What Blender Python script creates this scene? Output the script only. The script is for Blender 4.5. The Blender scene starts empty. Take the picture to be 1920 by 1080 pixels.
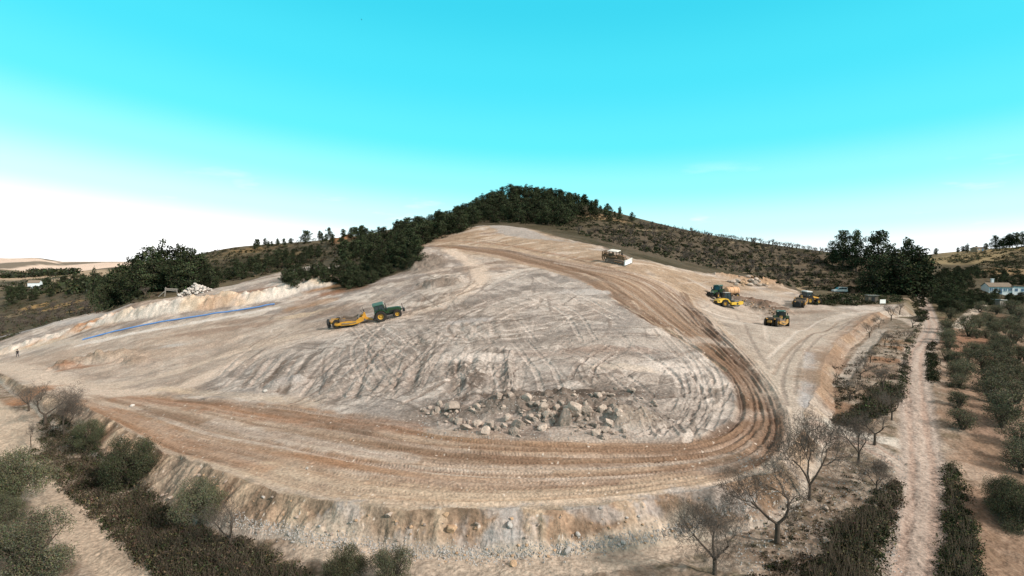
import bpy, bmesh, math, random
import numpy as np
from mathutils import Vector, Matrix
PI = math.pi
SC = bpy.context.scene
COL = SC.collection
# ------------------------------------------------------------ camera
CAMZ, FPX, HORIZON = 20.0, 1066.0, 490.0
PITCH = math.atan((540 - HORIZON) / FPX)
cam = bpy.data.objects.new('camera', bpy.data.cameras.new('camera'))
COL.objects.link(cam)
cam.location = (0, 0, CAMZ)
cam.rotation_euler = (PI / 2 - PITCH, 0, 0)
cam.data.sensor_width = 36
cam.data.lens = 36 * FPX / 1920
cam.data.clip_start, cam.data.clip_end = 0.5, 30000
SC.camera = cam
SC.render.resolution_x, SC.render.resolution_y = 1024, 576
SC.view_settings.view_transform = 'Standard'
SC.view_settings.look = 'None'
SC.view_settings.gamma = 1
SC.view_settings.exposure = 0.74
SC.cycles.max_bounces = 5
SC.cycles.diffuse_bounces = 3
# ------------------------------------------------------------ sun and sky
SUN_EL, SUN_AZ = math.radians(32), math.radians(122)      # azimuth clockwise from the view direction (+y)
sun = bpy.data.objects.new('sun', bpy.data.lights.new('sun', 'SUN'))
COL.objects.link(sun)
sun.data.energy = 3.2
sun.data.angle = math.radians(5)
sun.data.color = (1.0, 0.90, 0.80)
to_sun = Vector((math.cos(SUN_EL) * math.sin(SUN_AZ), math.cos(SUN_EL) * math.cos(SUN_AZ), math.sin(SUN_EL)))
sun.rotation_euler = (-to_sun).to_track_quat('-Z', 'Y').to_euler()
W = bpy.data.worlds.new('World')
SC.world = W
W.use_nodes = True
wn, wl = W.node_tree.nodes, W.node_tree.links
wn.clear()


def wnode(t, **kw):
    n = wn.new(t)
    for k, v in kw.items():
        setattr(n, k, v)
    return n


sky = wnode('ShaderNodeTexSky', sky_type='NISHITA')
sky.sun_disc = False
sky.sun_elevation, sky.sun_rotation = SUN_EL, SUN_AZ
sky.air_density, sky.dust_density, sky.ozone_density = 1.0, 0.6, 1.0
geo = wnode('ShaderNodeTexCoord')
sep = wnode('ShaderNodeSeparateXYZ')
wl.new(geo.outputs['Generated'], sep.inputs[0])
# height of the direction above the horizon, nudged by the azimuth (paler at both sides than straight ahead)
absx = wnode('ShaderNodeMath', operation='POWER')
wl.new(sep.outputs['X'], absx.inputs[0])
absx.inputs[1].default_value = 2
lift = wnode('ShaderNodeMath', operation='MULTIPLY_ADD')
wl.new(absx.outputs[0], lift.inputs[0])
lift.inputs[1].default_value = -0.09
side = wnode('ShaderNodeMath', operation='MULTIPLY_ADD')            # and a little paler on the left than on the right
wl.new(sep.outputs['X'], side.inputs[0])
side.inputs[1].default_value = .04
wl.new(sep.outputs['Z'], side.inputs[2])
wl.new(side.outputs[0], lift.inputs[2])
ramp = wnode('ShaderNodeValToRGB')
wl.new(lift.outputs[0], ramp.inputs[0])
cr = ramp.color_ramp
cr.interpolation = 'EASE'
stops = [(0.0, (1.25, 1.25, 1.25)), (0.012, (1.08, 1.18, 1.2)), (0.06, (.66, 1.1, 1.15)), (0.13, (.34, 1.02, 1.12)), (0.20, (.14, .93, 1.1)), (0.30, (.085, .86, 1.06)), (0.41, (.055, .77, 1.0)),
         (0.53, (.65, .70, .72)), (0.66, (1.02, .87, .78)), (1.0, (1.02, .87, .78))]
while len(cr.elements) < len(stops):
    cr.elements.new(0.5)
for e, (p, c) in zip(cr.elements, stops):
    e.position = p
    e.color = (*c, 1)
# thin clouds: streaky noise low over the horizon
cmap = wnode('ShaderNodeMapping')
cmap.inputs['Scale'].default_value = (5, 5, 26)
wl.new(geo.outputs['Generated'], cmap.inputs[0])
cno = wnode('ShaderNodeTexNoise')
cno.inputs['Scale'].default_value = 1.15
cno.inputs['Detail'].default_value = 7
cno.inputs['Roughness'].default_value = .55
wl.new(cmap.outputs[0], cno.inputs['Vector'])
cthr = wnode('ShaderNodeMapRange')
wl.new(cno.outputs[0], cthr.inputs[0])
for i, v in zip((1, 2, 3, 4), (.60, .74, 0, .55)):
    cthr.inputs[i].default_value = v
cband = wnode('ShaderNodeMapRange')
wl.new(sep.outputs['Z'], cband.inputs[0])
for i, v in zip((1, 2, 3, 4), (.17, .07, 0, 1)):
    cband.inputs[i].default_value = v
cmul = wnode('ShaderNodeMath', operation='MULTIPLY')
wl.new(cthr.outputs[0], cmul.inputs[0])
wl.new(cband.outputs[0], cmul.inputs[1])
cmix = wnode('ShaderNodeMix', data_type='RGBA')
wl.new(cmul.outputs[0], cmix.inputs['Factor'])
wl.new(ramp.outputs[0], cmix.inputs[6])
cmix.inputs[7].default_value = (1.25, 1.22, 1.2, 1)
# the Nishita sky tinted by that ramp: its brightness carries the light, the ramp its clear cyan
bwn = wnode('ShaderNodeRGBToBW')
wl.new(sky.outputs[0], bwn.inputs[0])
lum = wnode('ShaderNodeMapRange')
wl.new(bwn.outputs[0], lum.inputs[0])
for i, v in zip((1, 2, 3, 4), (2.0, 12.0, 4.9, 7.2)):
    lum.inputs[i].default_value = v
tint = wnode('ShaderNodeMix', data_type='RGBA', blend_type='MULTIPLY')
tint.inputs['Factor'].default_value = 1
wl.new(cmix.outputs[2], tint.inputs[6])
wl.new(lum.outputs[0], tint.inputs[7])
bg = wnode('ShaderNodeBackground')
wl.new(tint.outputs[2], bg.inputs[0])
bg.inputs[1].default_value = 0.11
wo = wnode('ShaderNodeOutputWorld')
wl.new(bg.outputs[0], wo.inputs[0])
# ------------------------------------------------------------ pixel <-> place
cP, sP = math.cos(PITCH), math.sin(PITCH)


def ray(px, py):
    x, y = (np.asarray(px, float) - 960) / FPX, -(np.asarray(py, float) - 540) / FPX
    return x, cP + y * sP, -sP + y * cP          # world direction for unit camera depth


def ctl(pts):
    a = np.array(pts, float)
    dx, dy, dz = ray(a[:, 0], a[:, 1])
    t = a[:, 2] / dy
    return np.stack([dx * t, a[:, 2], CAMZ + dz * t], 1)


# (pixel x, pixel y, metres ahead): the worked fill, the hill and the left valley
P_CTL = [(100,740,72),(300,840,47.5),(420,884,39.5),(500,925,35.5),(640,947,33),(800,955,32.2),(950,955,32),(1200,938,33),(1400,905,35),(1470,850,40),
 (200,740,70),(400,760,58),(600,770,53),(800,800,46.5),(950,815,44),(1150,825,42.5),(1300,810,44),(1380,760,51),(1420,700,61),(1370,640,75),(1290,580,98),
 (1200,530,115),(1100,500,130),(1000,483,143),(900,465,158),(800,462,165),
 (950,740,53),(950,700,59),(950,640,73),(950,600,85),(950,550,104),(950,510,126),(950,470,152),(950,440,174),(940,424,190),
 (1150,740,52),(1200,680,62),(1200,620,77),(1150,570,94),(1100,540,107),(750,740,55),(700,700,63),(600,700,67),(500,720,66),(740,600,94),(700,640,78),
 (550,650,85),(400,680,85),(250,700,85),(150,660,110),(33,670,124),(-150,690,130),(300,640,105),(500,580,125),(155,638,120),(400,590,125),
 (0,640,150),(100,605,152),(210,583,155),(310,557,165),(390,545,165),(500,520,165),(600,497,175),(640,545,130),(700,520,140),(780,480,150),(820,550,107),(850,520,122),
 (430,465,300),(600,455,290),(700,440,270),(800,425,260),(870,405,280),(960,372,300),(1080,382,300),(1160,405,310),(1250,428,300),(1350,445,290),(1450,459,280),(1550,473,260),
 (430,520,210),(550,480,230),(700,470,190),(850,430,205),(1000,430,202),(1100,445,190),(1200,470,170),(1300,500,165),(1400,520,165),(1500,535,175),(1600,545,185),
 (1300,470,210),(1450,490,215),(1600,510,215),(1180,490,135),
 (1300,530,135),(1360,560,132),(1390,575,128),(1450,615,90),(1500,570,130),(1570,547,187),(1580,575,130),(1600,590,115),(1500,650,76),(1500,720,57),(1520,770,49),(1640,580,125),(1680,575,130),
 (1400,620,85),(1330,570,122),(1350,592,110),(1300,556,120),(290,545,162),(150,570,220),(0,600,220),(60,540,430),(200,530,380),(100,520,600),(0,560,350)]
P_XYZ = [(0,480,12),(-150,480,2),(150,480,8),(-300,420,-2),(0,600,-10),(-200,600,-20),(250,600,5),(-400,600,-22),(-200,30,-6),(-120,70,0),(0,-60,4),(-100,-100,0),(100,-80,5),(60,0,5),(-60,10,3),(0,15,5)]
# the lower ground in front and on the right
L_CTL = [(950,1045,30),(750,1062,29.3),(1200,1042,30),(1280,1000,33),(1340,1075,28),(1560,950,35),(1530,830,46),(1600,785,51),(1715,1075,28),(1720,900,38.5),(1715,700,66),(1690,650,84),(1740,600,118),(1735,565,168),
 (1850,700,76),(1850,620,119),(1850,850,46),(1900,1000,33),(1800,560,200),(1880,548,270),(1590,690,70),(1600,650,86),(1560,720,60),(1640,650,83),(1660,610,108),
 (60,850,56),(200,1000,37.6),(300,1075,32),(430,975,36),(600,1022,31.5),(60,770,70),(0,720,90),(130,830,57),(300,920,43.5),(0,1000,37),(-200,700,110),
 (1760,510,300),(1760,480,500),(1900,450,520),(1850,490,340),(1920,468,350),(1800,522,270),(1740,530,230),(2100,700,80),(2200,500,300)]
L_XYZ = [(0,120,2),(-60,110,-2),(50,110,4),(0,300,-10),(-150,300,-10),(-200,30,-4),(0,-60,4),(-100,-100,0),(100,-80,5),(60,0,5),(-60,10,2),(0,15,4.6),(400,700,25),(300,700,12)]
# outline of the fill, front edge first
EDGE_PX = [(-260,700,118),(-60,712,105),(0,692,98),(40,718,82),(89,737,73),(165,768,63),(240,812,52.5),(320,850,46),(420,886,39.6),(520,930,35.3),(640,947,33.2),(760,955,32.4),(900,958,32),(1050,954,32.2),(1180,942,33),(1300,924,34),
 (1400,905,35.2),(1462,882,37.2),(1490,830,42),(1510,780,48),(1530,745,53),(1537,710,59),(1548,670,70),(1575,635,86),(1605,607,103),(1640,590,117),(1680,577,128),(1700,566,145),(1708,548,172),(1722,528,210),(1735,508,262),(1748,486,330)]
EDGE_FAR = [(300, 480), (250, 760), (-600, 760), (-700, 200), (-330, 125)]
EDGE = np.vstack([ctl(EDGE_PX)[:, :2], np.array(EDGE_FAR, float)])


class TPS:
    """Thin-plate spline through the control points, in (azimuth, log distance)."""
    def __init__(s, pts):
        p = np.asarray(pts, float)
        s.c = np.stack([np.arctan2(p[:, 0], p[:, 1]), np.log(np.hypot(p[:, 0], p[:, 1]))], 1)
        n = len(p)
        A = np.zeros((n + 3, n + 3))
        A[:n, :n] = s.k(s.c, s.c) + np.eye(n) * 2e-4
        A[:n, n] = 1
        A[:n, n + 1:] = s.c
        A[n:, :n] = A[:n, n:].T
        s.w = np.linalg.solve(A, np.concatenate([p[:, 2], np.zeros(3)]))

    @staticmethod
    def k(a, b):
        d2 = ((a[:, None] - b[None]) ** 2).sum(-1)
        return np.where(d2 > 0, .5 * d2 * np.log(np.maximum(d2, 1e-12)), 0)

    def __call__(s, th, lr):
        q = np.stack([th, lr], 1)
        out = np.empty(len(q))
        for i in range(0, len(q), 20000):
            c = q[i:i + 20000]
            out[i:i + 20000] = s.k(c, s.c) @ s.w[:-3] + s.w[-3] + c @ s.w[-2:]
        return out


P_ = TPS(np.vstack([ctl(P_CTL), np.array(P_XYZ, float)]))
L_ = TPS(np.vstack([ctl(L_CTL), np.array(L_XYZ, float)]))

# polar grid round the camera: fine inside the view, coarse elsewhere
TH = np.concatenate([np.radians(np.arange(-180, -47, 2.5)), np.radians(np.linspace(-47, 47, 1340)), np.radians(np.arange(49, 180, 2.5))])
RR = np.concatenate([np.geomspace(1.5, 22, 26)[:-1], np.geomspace(22, 62, 520)[:-1], np.geomspace(62, 420, 640)[:-1], np.geomspace(420, 9000, 240)])
NT, NR = len(TH), len(RR)
GT, GR = np.meshgrid(TH, RR)                      # rows = distance, columns = azimuth
GX, GY = GR * np.sin(GT), GR * np.cos(GT)


def h2(ix, iy, seed):
    h = (ix.astype(np.int64) * 374761393 + iy.astype(np.int64) * 668265263 + seed * 974634777) & 0xFFFFFFFF
    h = ((h ^ (h >> 13)) * 1274126177) & 0xFFFFFFFF
    return ((h ^ (h >> 16)) & 0xFFFF) / 65535.0


def vnoise(x, y, seed=0):
    ix, iy = np.floor(x).astype(np.int64), np.floor(y).astype(np.int64)
    fx, fy = x - ix, y - iy
    fx, fy = fx * fx * (3 - 2 * fx), fy * fy * (3 - 2 * fy)
    a, b = h2(ix, iy, seed), h2(ix + 1, iy, seed)
    c, d = h2(ix, iy + 1, seed), h2(ix + 1, iy + 1, seed)
    return (a + (b - a) * fx) * (1 - fy) + (c + (d - c) * fx) * fy


def fbm(x, y, seed=0, octs=4, gain=.5):
    s, a, t = 0, 1, 0
    for o in range(octs):
        s = s + a * vnoise(x * 2 ** o + 17.3 * o, y * 2 ** o - 9.1 * o, seed + o)
        t += a
        a *= gain
    return s / t


def sstep(a, b, x):
    t = np.clip((x - a) / (b - a), 0, 1)
    return t * t * (3 - 2 * t)


def tri(z, t):                                     # sample a grid bilinearly at fractional row/column
    return z


# base surfaces on a thinned grid, then interpolated up
ti = np.unique(np.concatenate([np.arange(0, NT, 6), [NT - 1]]))
ri = np.unique(np.concatenate([np.arange(0, NR, 5), [NR - 1]]))
ct, crr = np.meshgrid(TH[ti], np.log(RR[ri]))


def upsample(f):
    z = f(ct.ravel(), np.minimum(crr.ravel(), math.log(800))).reshape(ct.shape)
    z = np.stack([np.interp(TH, TH[ti], row) for row in z])
    j = np.clip(np.searchsorted(ri, np.arange(NR), side='right') - 1, 0, len(ri) - 2)
    w = ((np.arange(NR) - ri[j]) / (ri[j + 1] - ri[j]))[:, None]
    return z[j] * (1 - w) + z[j + 1] * w


ZP, ZL = upsample(P_), upsample(L_)


def seg_dist(X, Y, poly, closed=False, cols=None):
    """distance to a polyline, signed side, arc length at the foot point"""
    best = np.full(X.shape, 1e9)
    side = np.zeros(X.shape)
    arc = np.zeros(X.shape)
    s0 = 0.0
    n = len(poly) if closed else len(poly) - 1
    for i in range(n):
        a, b = poly[i], poly[(i + 1) % len(poly)]
        d = b - a
        L = math.hypot(*d)
        if L < 1e-6:
            continue
        ux, uy = d / L
        rx, ry = X - a[0], Y - a[1]
        t = np.clip(rx * ux + ry * uy, 0, L)
        ex, ey = rx - t * ux, ry - t * uy
        q = ex * ex + ey * ey
        m = q < best
        best = np.where(m, q, best)
        side = np.where(m, ux * ry - uy * rx, side)
        arc = np.where(m, s0 + t, arc)
        s0 += L
    return np.sqrt(best), side, arc


def inside(X, Y, poly):
    r = np.zeros(X.shape, bool)
    n = len(poly)
    for i in range(n):
        (x0, y0), (x1, y1) = poly[i], poly[(i + 1) % n]
        if y0 == y1:
            continue
        r ^= ((y0 > Y) != (y1 > Y)) & (X < (x1 - x0) * (Y - y0) / (y1 - y0) + x0)
    return r


ED, _, ES = seg_dist(GX, GY, EDGE, True)
EIN = inside(GX, GY, EDGE)
# ragged fill edge, slopes near the angle of repose
warp = (fbm(GX * .35, GY * .35, 5, 3) - .5) * 1.1 * sstep(0, 40, 90 - GR)
SD = np.where(EIN, -ED, ED) + warp
slope = .78 + .16 * (fbm(ES * .25, ES * 0 + 3, 9, 2) - .5)
ZF = ZP - slope * np.maximum(SD, 0)
# soft shoulder just inside the crest
Z = np.maximum(ZL, ZF)
BANK = (SD > 0) & (ZF > ZL + .03)
FILL = (SD <= 0)
# far country: rolling ridges
far = sstep(480, 900, GR)
rid = 1 - np.abs(2 * fbm(GX / 900, GY / 900, 31, 5) - 1)
ZFAR = CAMZ - 62 + 52 * rid ** 1.5 + 22 * fbm(GX / 300, GY / 300, 8, 4) + 26 * sstep(1200, 3500, GR)
Z = Z * (1 - far) + np.minimum(ZFAR, CAMZ - 3 + GR * .0) * far
# left-hand distant hills that catch the light
lh = sstep(-.66, -.70, GT) * sstep(1400, 2300, GR) * sstep(3400, 2400, GR)
Z += lh * (22 + 18 * fbm(GX / 260, GY / 260, 3, 4) - 10)
Z0 = Z.copy()


def frac_rc(x, y):
    th, r = np.arctan2(x, y), np.hypot(x, y)
    return np.interp(th, TH, np.arange(NT)), np.interp(r, RR, np.arange(NR))


def hz(x, y, zz=None):
    zz = Z if zz is None else zz
    c, r = frac_rc(np.asarray(x, float), np.asarray(y, float))
    c0, r0 = np.clip(np.floor(c).astype(int), 0, NT - 2), np.clip(np.floor(r).astype(int), 0, NR - 2)
    fc, fr = c - c0, r - r0
    return (zz[r0, c0] * (1 - fc) + zz[r0, c0 + 1] * fc) * (1 - fr) + (zz[r0 + 1, c0] * (1 - fc) + zz[r0 + 1, c0 + 1] * fc) * fr


def hit(px, py, zz=None):
    """first ground point seen along a pixel's ray"""
    zz = Z0 if zz is None else zz
    dx, dy, dz = ray(px, py)
    th, el = math.atan2(dx, dy), dz / math.hypot(dx, dy)
    c = np.interp(th, TH, np.arange(NT))
    c0 = int(min(max(c, 0), NT - 2))
    prof = zz[:, c0] * (1 - (c - c0)) + zz[:, c0 + 1] * (c - c0)
    over = prof - (CAMZ + RR * el)
    k = np.nonzero(over >= 0)[0]
    k = int(k[0]) if len(k) else int(np.argmax(over / RR))
    r = RR[k]
    if k > 0 and over[k] > 0 > over[k - 1]:
        r = RR[k - 1] + (RR[k] - RR[k - 1]) * (-over[k - 1]) / (over[k] - over[k - 1])
    return np.array([r * math.sin(th), r * math.cos(th)])


def proj(pl):
    return np.array([hit(x, y) for x, y in pl])


def smooth(p, n=6):
    p = np.asarray(p, float)
    q = np.vstack([2 * p[0] - p[1], p, 2 * p[-1] - p[-2]])
    out = []
    for i in range(1, len(q) - 2):
        a, b, c, d = q[i - 1:i + 3]
        for t in np.arange(n) / n:
            out.append(.5 * (2 * b + (c - a) * t + (2 * a - 5 * b + 4 * c - d) * t * t + (3 * b - a - 3 * c + d) * t ** 3))
    out.append(p[-1])
    return np.array(out)
# ------------------------------------------------------------ grading, ruts and the colour of the soil
rng = np.random.default_rng(7)
DZ = np.zeros_like(Z)
C = np.zeros(Z.shape + (3,))
CLS = np.zeros(Z.shape, np.int8)          # 0 ground, 1 graded_earth, 2 haul_road, 3 embankment, 4 dirt_road, 5 path


def col3(c):
    return np.array(c, float)


def box(poly, pad):
    c, r = frac_rc(poly[:, 0], poly[:, 1])
    rm = np.hypot(poly[:, 0], poly[:, 1])
    tp = pad / max(rm.min() - pad, 3)
    th = np.arctan2(poly[:, 0], poly[:, 1])
    c0, c1 = np.searchsorted(TH, th.min() - tp), np.searchsorted(TH, th.max() + tp)
    r0, r1 = np.searchsorted(RR, max(rm.min() * .94 - pad, 1.6)), np.searchsorted(RR, rm.max() + pad)
    return slice(max(r0 - 1, 0), r1 + 1), slice(max(c0 - 1, 0), c1 + 1)


def blend(sl, a, c):
    C[sl] += (col3(c) - C[sl]) * np.clip(a, 0, 1)[..., None]


def stroke(poly, w, c, a=.7, dz=0., tread=0., soft=.5, brk=.5, edge=0., w2=None, seed=None, wob=.22):
    seed = int(rng.integers(1e6)) if seed is None else seed
    sl = box(poly, w * 1.6 + 1)
    X, Y = GX[sl], GY[sl]
    if X.size == 0:
        return
    d, side, s = seg_dist(X, Y, poly)
    ww = w if w2 is None else w + (w2 - w) * s / max(s.max(), 1)
    dd = d + (fbm(X * .9, Y * .9, seed, 2) - .5) * 2 * wob * ww
    f = 1 - sstep(ww / 2 * (1 - soft), ww / 2 * (1 + soft), dd)
    sg = np.where(side < 0, -1, 1) * d
    n = fbm(s * .16, sg * 2.2 + 40, seed + 1, 3)
    al = a * f * np.clip(1 - brk + 2 * brk * (n - .22), 0, 1.3)
    cc = col3(c)
    blend(sl, al, cc)
    if dz:
        DZ[sl] += dz * f
    if edge:
        DZ[sl] += edge * np.exp(-((d - ww * .6) / (ww * .22)) ** 2)
    if tread:
        g = np.sin(2 * PI * (s / tread + .9 * d / ww * (ww / tread) * .6)) * f
        g *= sstep(75, 45, GR[sl])
        g = g * sstep(.35, .6, fbm(s * .12, sg * .5, seed + 7, 2))
        C[sl] *= (1 - .22 * np.clip(g, -.2, 1) * np.clip(al * 2.4, 0, 1))[..., None]
        DZ[sl] -= .03 * np.clip(g, 0, 1)


def blob(px, py, rx, c, a=.7, ry=None, ang=0., dz=0., seed=None, rough=.5):
    """soft-edged patch: rx, ry in metres about a ground point"""
    seed = int(rng.integers(1e6)) if seed is None else seed
    p = hit(px, py) if not isinstance(px, np.ndarray) else px
    ry = rx if ry is None else ry
    R = max(rx, ry) * 2
    sl = box(np.array([p]), R)
    dx, dy = GX[sl] - p[0], GY[sl] - p[1]
    u, v = dx * math.cos(ang) + dy * math.sin(ang), -dx * math.sin(ang) + dy * math.cos(ang)
    q = np.sqrt((u / rx) ** 2 + (v / ry) ** 2) + (fbm(GX[sl] * 2.2 / rx, GY[sl] * 2.2 / rx, seed, 4) - .5) * 2 * rough
    f = 1 - sstep(.45, 1.15, q)
    if c is not None:
        blend(sl, a * f, c)
    if dz:
        DZ[sl] += dz * f
    return sl, f


def region(pl, world=False):
    p = np.array(pl, float) if world else proj(pl)
    m = np.zeros(Z.shape, bool)
    sl = box(p, 2)
    m[sl] = inside(GX[sl], GY[sl], p)
    return m


def soften(mask_poly, width):
    """0..1 mask of a polygon with a soft, ragged rim"""
    p = mask_poly
    m = np.zeros(Z.shape)
    sl = box(p, width * 2)
    d, _, _ = seg_dist(GX[sl], GY[sl], p, True)
    d = np.where(inside(GX[sl], GY[sl], p), d, -d) + (fbm(GX[sl] / width, GY[sl] / width, 77, 3) - .5) * width * 1.4
    m[sl] = sstep(-width / 2, width / 2, d)
    return m


def lerp_line(A, B, t):
    return A + (B - A) * (t[:, None] if isinstance(t, np.ndarray) else t)


# --- palette (albedo)
PALE, LIGHT, GREY, TAUPE = (.55, .51, .465), (.43, .385, .34), (.30, .275, .255), (.23, .197, .172)
BROWN, DARK, ORANGE, RUST, CREAM = (.20, .135, .095), (.12, .08, .058), (.36, .225, .13), (.27, .14, .08), (.52, .43, .325)
SOIL, DRY, OLIVE = (.092, .08, .056), (.165, .138, .088), (.055, .05, .03)

# --- natural ground everywhere first
n1, n2, n3 = fbm(GX / 9, GY / 9, 1, 4), fbm(GX / 1.7, GY / 1.7, 2, 3), fbm(GX / 45, GY / 45, 3, 4)
C[:] = SOIL
blend(np.s_[:, :], sstep(.45, .7, n1) * .8, OLIVE)
blend(np.s_[:, :], sstep(.5, .75, n3) * .75, DRY)
C *= (.65 + .7 * n2)[..., None]
DZ += (n1 - .5) * .5 * sstep(20, 60, GR) * (~FILL) + (n2 - .5) * .18
# distant land: pale fields, limestone cliffs, dark scrub; far hills paled to paint in sunlight
fd = sstep(420, 900, GR)
fc = np.array([.10, .09, .065]) + (np.array([.40, .32, .23]) - np.array([.10, .09, .065])) * sstep(.46, .58, fbm(GX / 120, GY / 160, 12, 4))[..., None]
fc = np.where((GR > 1500)[..., None], np.array([.20, .175, .14]) + (np.array([.68, .56, .47]) - np.array([.20, .175, .14])) * sstep(.40, .52, fbm(GX / 110, GY / 260, 14, 5))[..., None], fc)
C += (fc - C) * fd[..., None]

# --- the worked site
UPPER_PX = [(1690,572),(1600,573),(1560,577),(1500,548),(1440,526),(1390,517),(1310,511),(1250,497),(1190,486),(1130,462),(1080,452),(1010,436),(950,423),(895,424),(870,436),
            (800,458),(785,470),(792,500),(720,522),(665,545),(630,548),(600,535),(560,540),(525,540),(560,520),(610,497),(560,502),(520,512),(450,530),(390,545),(310,560),(210,583),(100,605),(0,640),(-160,668)]
SITE = np.vstack([EDGE[:28], proj(UPPER_PX)])
SITE_M = np.maximum(soften(SITE, 1.6), 0) * FILL
n4, n5 = fbm(GX / 6, GY / 6, 21, 4), fbm(GX / .8, GY / .8, 22, 3)
sc = np.empty_like(C)
sc[:] = GREY
for thr, c, a, seed, L in ((.52, TAUPE, .8, 41, 7), (.53, LIGHT, .7, 42, 5), (.56, PALE, .7, 43, 3), (.60, ORANGE, .25, 44, 11)):
    k = sstep(thr - .08, thr + .12, fbm(GX / L, GY / L, seed, 5))[..., None] * a
    sc += (np.array(c) - sc) * k
sc *= (.8 + .4 * n5)[..., None]
C += (sc - C) * SITE_M[..., None]
DZ += SITE_M * ((fbm(GX / 2.2, GY / 2.2, 23, 4) - .5) * .3 + (n4 - .5) * .5) * sstep(0, 3, -SD)
CLS[SITE_M > .5] = 1

# upper slope: tan and orange earth; the old mound stays grey
up = soften(proj([(800,458),(895,425),(950,424),(1080,453),(1190,487),(1310,512),(1440,527),(1560,577),(1500,560),(1380,548),(1300,560),(1240,560),(1150,540),(1060,510),(960,490),(850,480)]), 7)
stre = fbm((GX * .8 + GY * .6) / 14, (GX * .6 - GY * .8) / 1.6, 51, 4)
C += (np.array((.33, .245, .165)) * (.7 + .6 * stre)[..., None] - C) * (up * .75 * sstep(.3, .6, fbm(GX / 8, GY / 8, 52, 3) + .2))[..., None]
C += (np.array(PALE) - C) * (up * sstep(.55, .75, stre) * .45)[..., None]
gb = soften(proj([(900,424),(955,424),(1010,437),(1070,455),(1000,448),(940,440)]), 3)
C += (np.array((.33, .32, .31)) - C) * (gb * .8)[..., None]

# haul road: outer and inner borders (same count), top of the hill last
HA = proj([(40,724),(110,752),(240,816),(420,886),(600,936),(800,951),(1000,949),(1200,935),(1380,902),(1455,862),(1478,800),(1452,725),(1400,660),(1345,605),(1292,556),(1240,525),(1160,505),(1060,487),(960,468),(870,458)])
HB = proj([(200,722),(270,738),(400,750),(560,762),(720,786),(850,812),(1000,824),(1150,828),(1290,826),(1366,802),(1388,755),(1362,700),(1305,655),(1225,610),(1150,562),(1095,530),(1020,505),(950,488),(880,472),(835,464)])
HAs, HBs = smooth(HA), smooth(HB)
HR = soften(np.vstack([HAs, HBs[::-1]]), 1.2) * (SD < .1)
CLS[(HR > .5) & FILL] = 2
DZ *= (1 - .75 * HR)
HC = smooth((HA + HB) / 2, 4)
sl = box(np.vstack([HAs, HBs]), 3)
d, side, s = seg_dist(GX[sl], GY[sl], HC)
lat = np.where(side < 0, -1, 1) * d
bd = fbm(s * .035 + .6 * vnoise(s * .05, lat * .2, 64), lat * 1.5, 61, 6, .6)
bd2 = fbm(s * .06 + 9, lat * .5, 62, 4)
west = sstep(15, -30, GX[sl])
fade = .35 + .9 * sstep(.35, .62, fbm(GX[sl] / 7, GY[sl] / 7, 65, 3))
h = np.empty(bd.shape + (3,))
h[:] = (.35, .275, .21)
h += (np.array((.47, .40, .335)) - h) * (sstep(.47, .68, bd) * .6 * fade)[..., None]
h += (np.array(BROWN) - h) * (sstep(.47, .30, bd) * (.45 + .4 * sstep(5, 18, GX[sl])) * fade)[..., None]
h += (np.array((.33, .195, .115)) - h) * (sstep(.45, .7, bd2) * (.2 + .75 * west))[..., None]
h *= (.82 + .36 * fbm(s * .8, lat * 5, 63, 3))[..., None]
C[sl] += (h - C[sl]) * HR[sl][..., None]
DZ[sl] += HR[sl] * (bd - .5) * .16
# the pale outer shoulder, and darker damp earth up the hill
for t, c, a, w in ((.05, CREAM, .55, 2.2), (.14, LIGHT, .45, 2.0)):
    stroke(HAs * (1 - t) + HBs * t, w, c, a, soft=.7)
stroke(HAs * .5 + HBs * .5, 7, (.25, .165, .11), .0)
# single wheel tracks
N = 64
for i in range(N):
    t0 = (i + rng.random()) / N
    wv = t0 + .05 * np.sin(np.linspace(0, rng.uniform(3, 9), len(HAs)) + rng.uniform(0, 6)) * rng.uniform(.2, 1.6)
    a0, a1 = sorted(rng.choice(len(HAs), 2, replace=False))
    if a1 - a0 < 25:
        a0, a1 = max(0, a0 - 20), min(len(HAs), a1 + 25)
    ln = lerp_line(HAs, HBs, np.clip(wv, .02, .99))[a0:a1]
    c = [PALE, BROWN, LIGHT, (.25, .17, .115), DARK, ORANGE][rng.choice(6, p=[.2, .27, .17, .2, .06, .1])]
    stroke(ln, rng.uniform(.35, .7), c, rng.uniform(.25, .65), brk=.75, dz=-rng.uniform(.01, .05), edge=.025, tread=rng.choice([0, .24, .28, .32], p=[.25, .25, .25, .25]))
for pl, w, c, a in (([(230,746),(420,766),(600,790),(770,802)], 2.4, (.31, .17, .10), .7), ([(130,752),(300,806),(480,846),(650,870)], 2.0, (.30, .18, .11), .6), ([(260,772),(420,800),(600,824),(800,852),(1000,864)], 1.5, BROWN, .65),
                    ([(600,802),(750,832),(950,860),(1150,868),(1300,850)], 1.3, BROWN, .65), ([(700,900),(900,914),(1100,908),(1300,880)], 1.2, (.24, .16, .11), .55), ([(500,872),(700,916),(900,932),(1100,926),(1300,896)], 2.2, CREAM, .6),
                    ([(400,792),(600,836),(760,862)], 1.5, PALE, .5), ([(340,750),(520,775),(700,812)], 1.0, DARK, .5), ([(160,772),(320,832),(500,880)], 1.2, (.33, .19, .11), .6), ([(850,826),(1000,838),(1150,842),(1300,832),(1380,800)], 1.3, (.27, .18, .12), .7),
                    ([(1380,690),(1425,745),(1440,790),(1420,835),(1360,862),(1250,880)], 2.0, BROWN, .6), ([(1400,680),(1445,740),(1462,790),(1440,842),(1380,874)], 1.2, (.2, .14, .1), .45)):
    stroke(smooth(proj(pl)), w, c, a, soft=.7, brk=.5, wob=.35)
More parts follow.
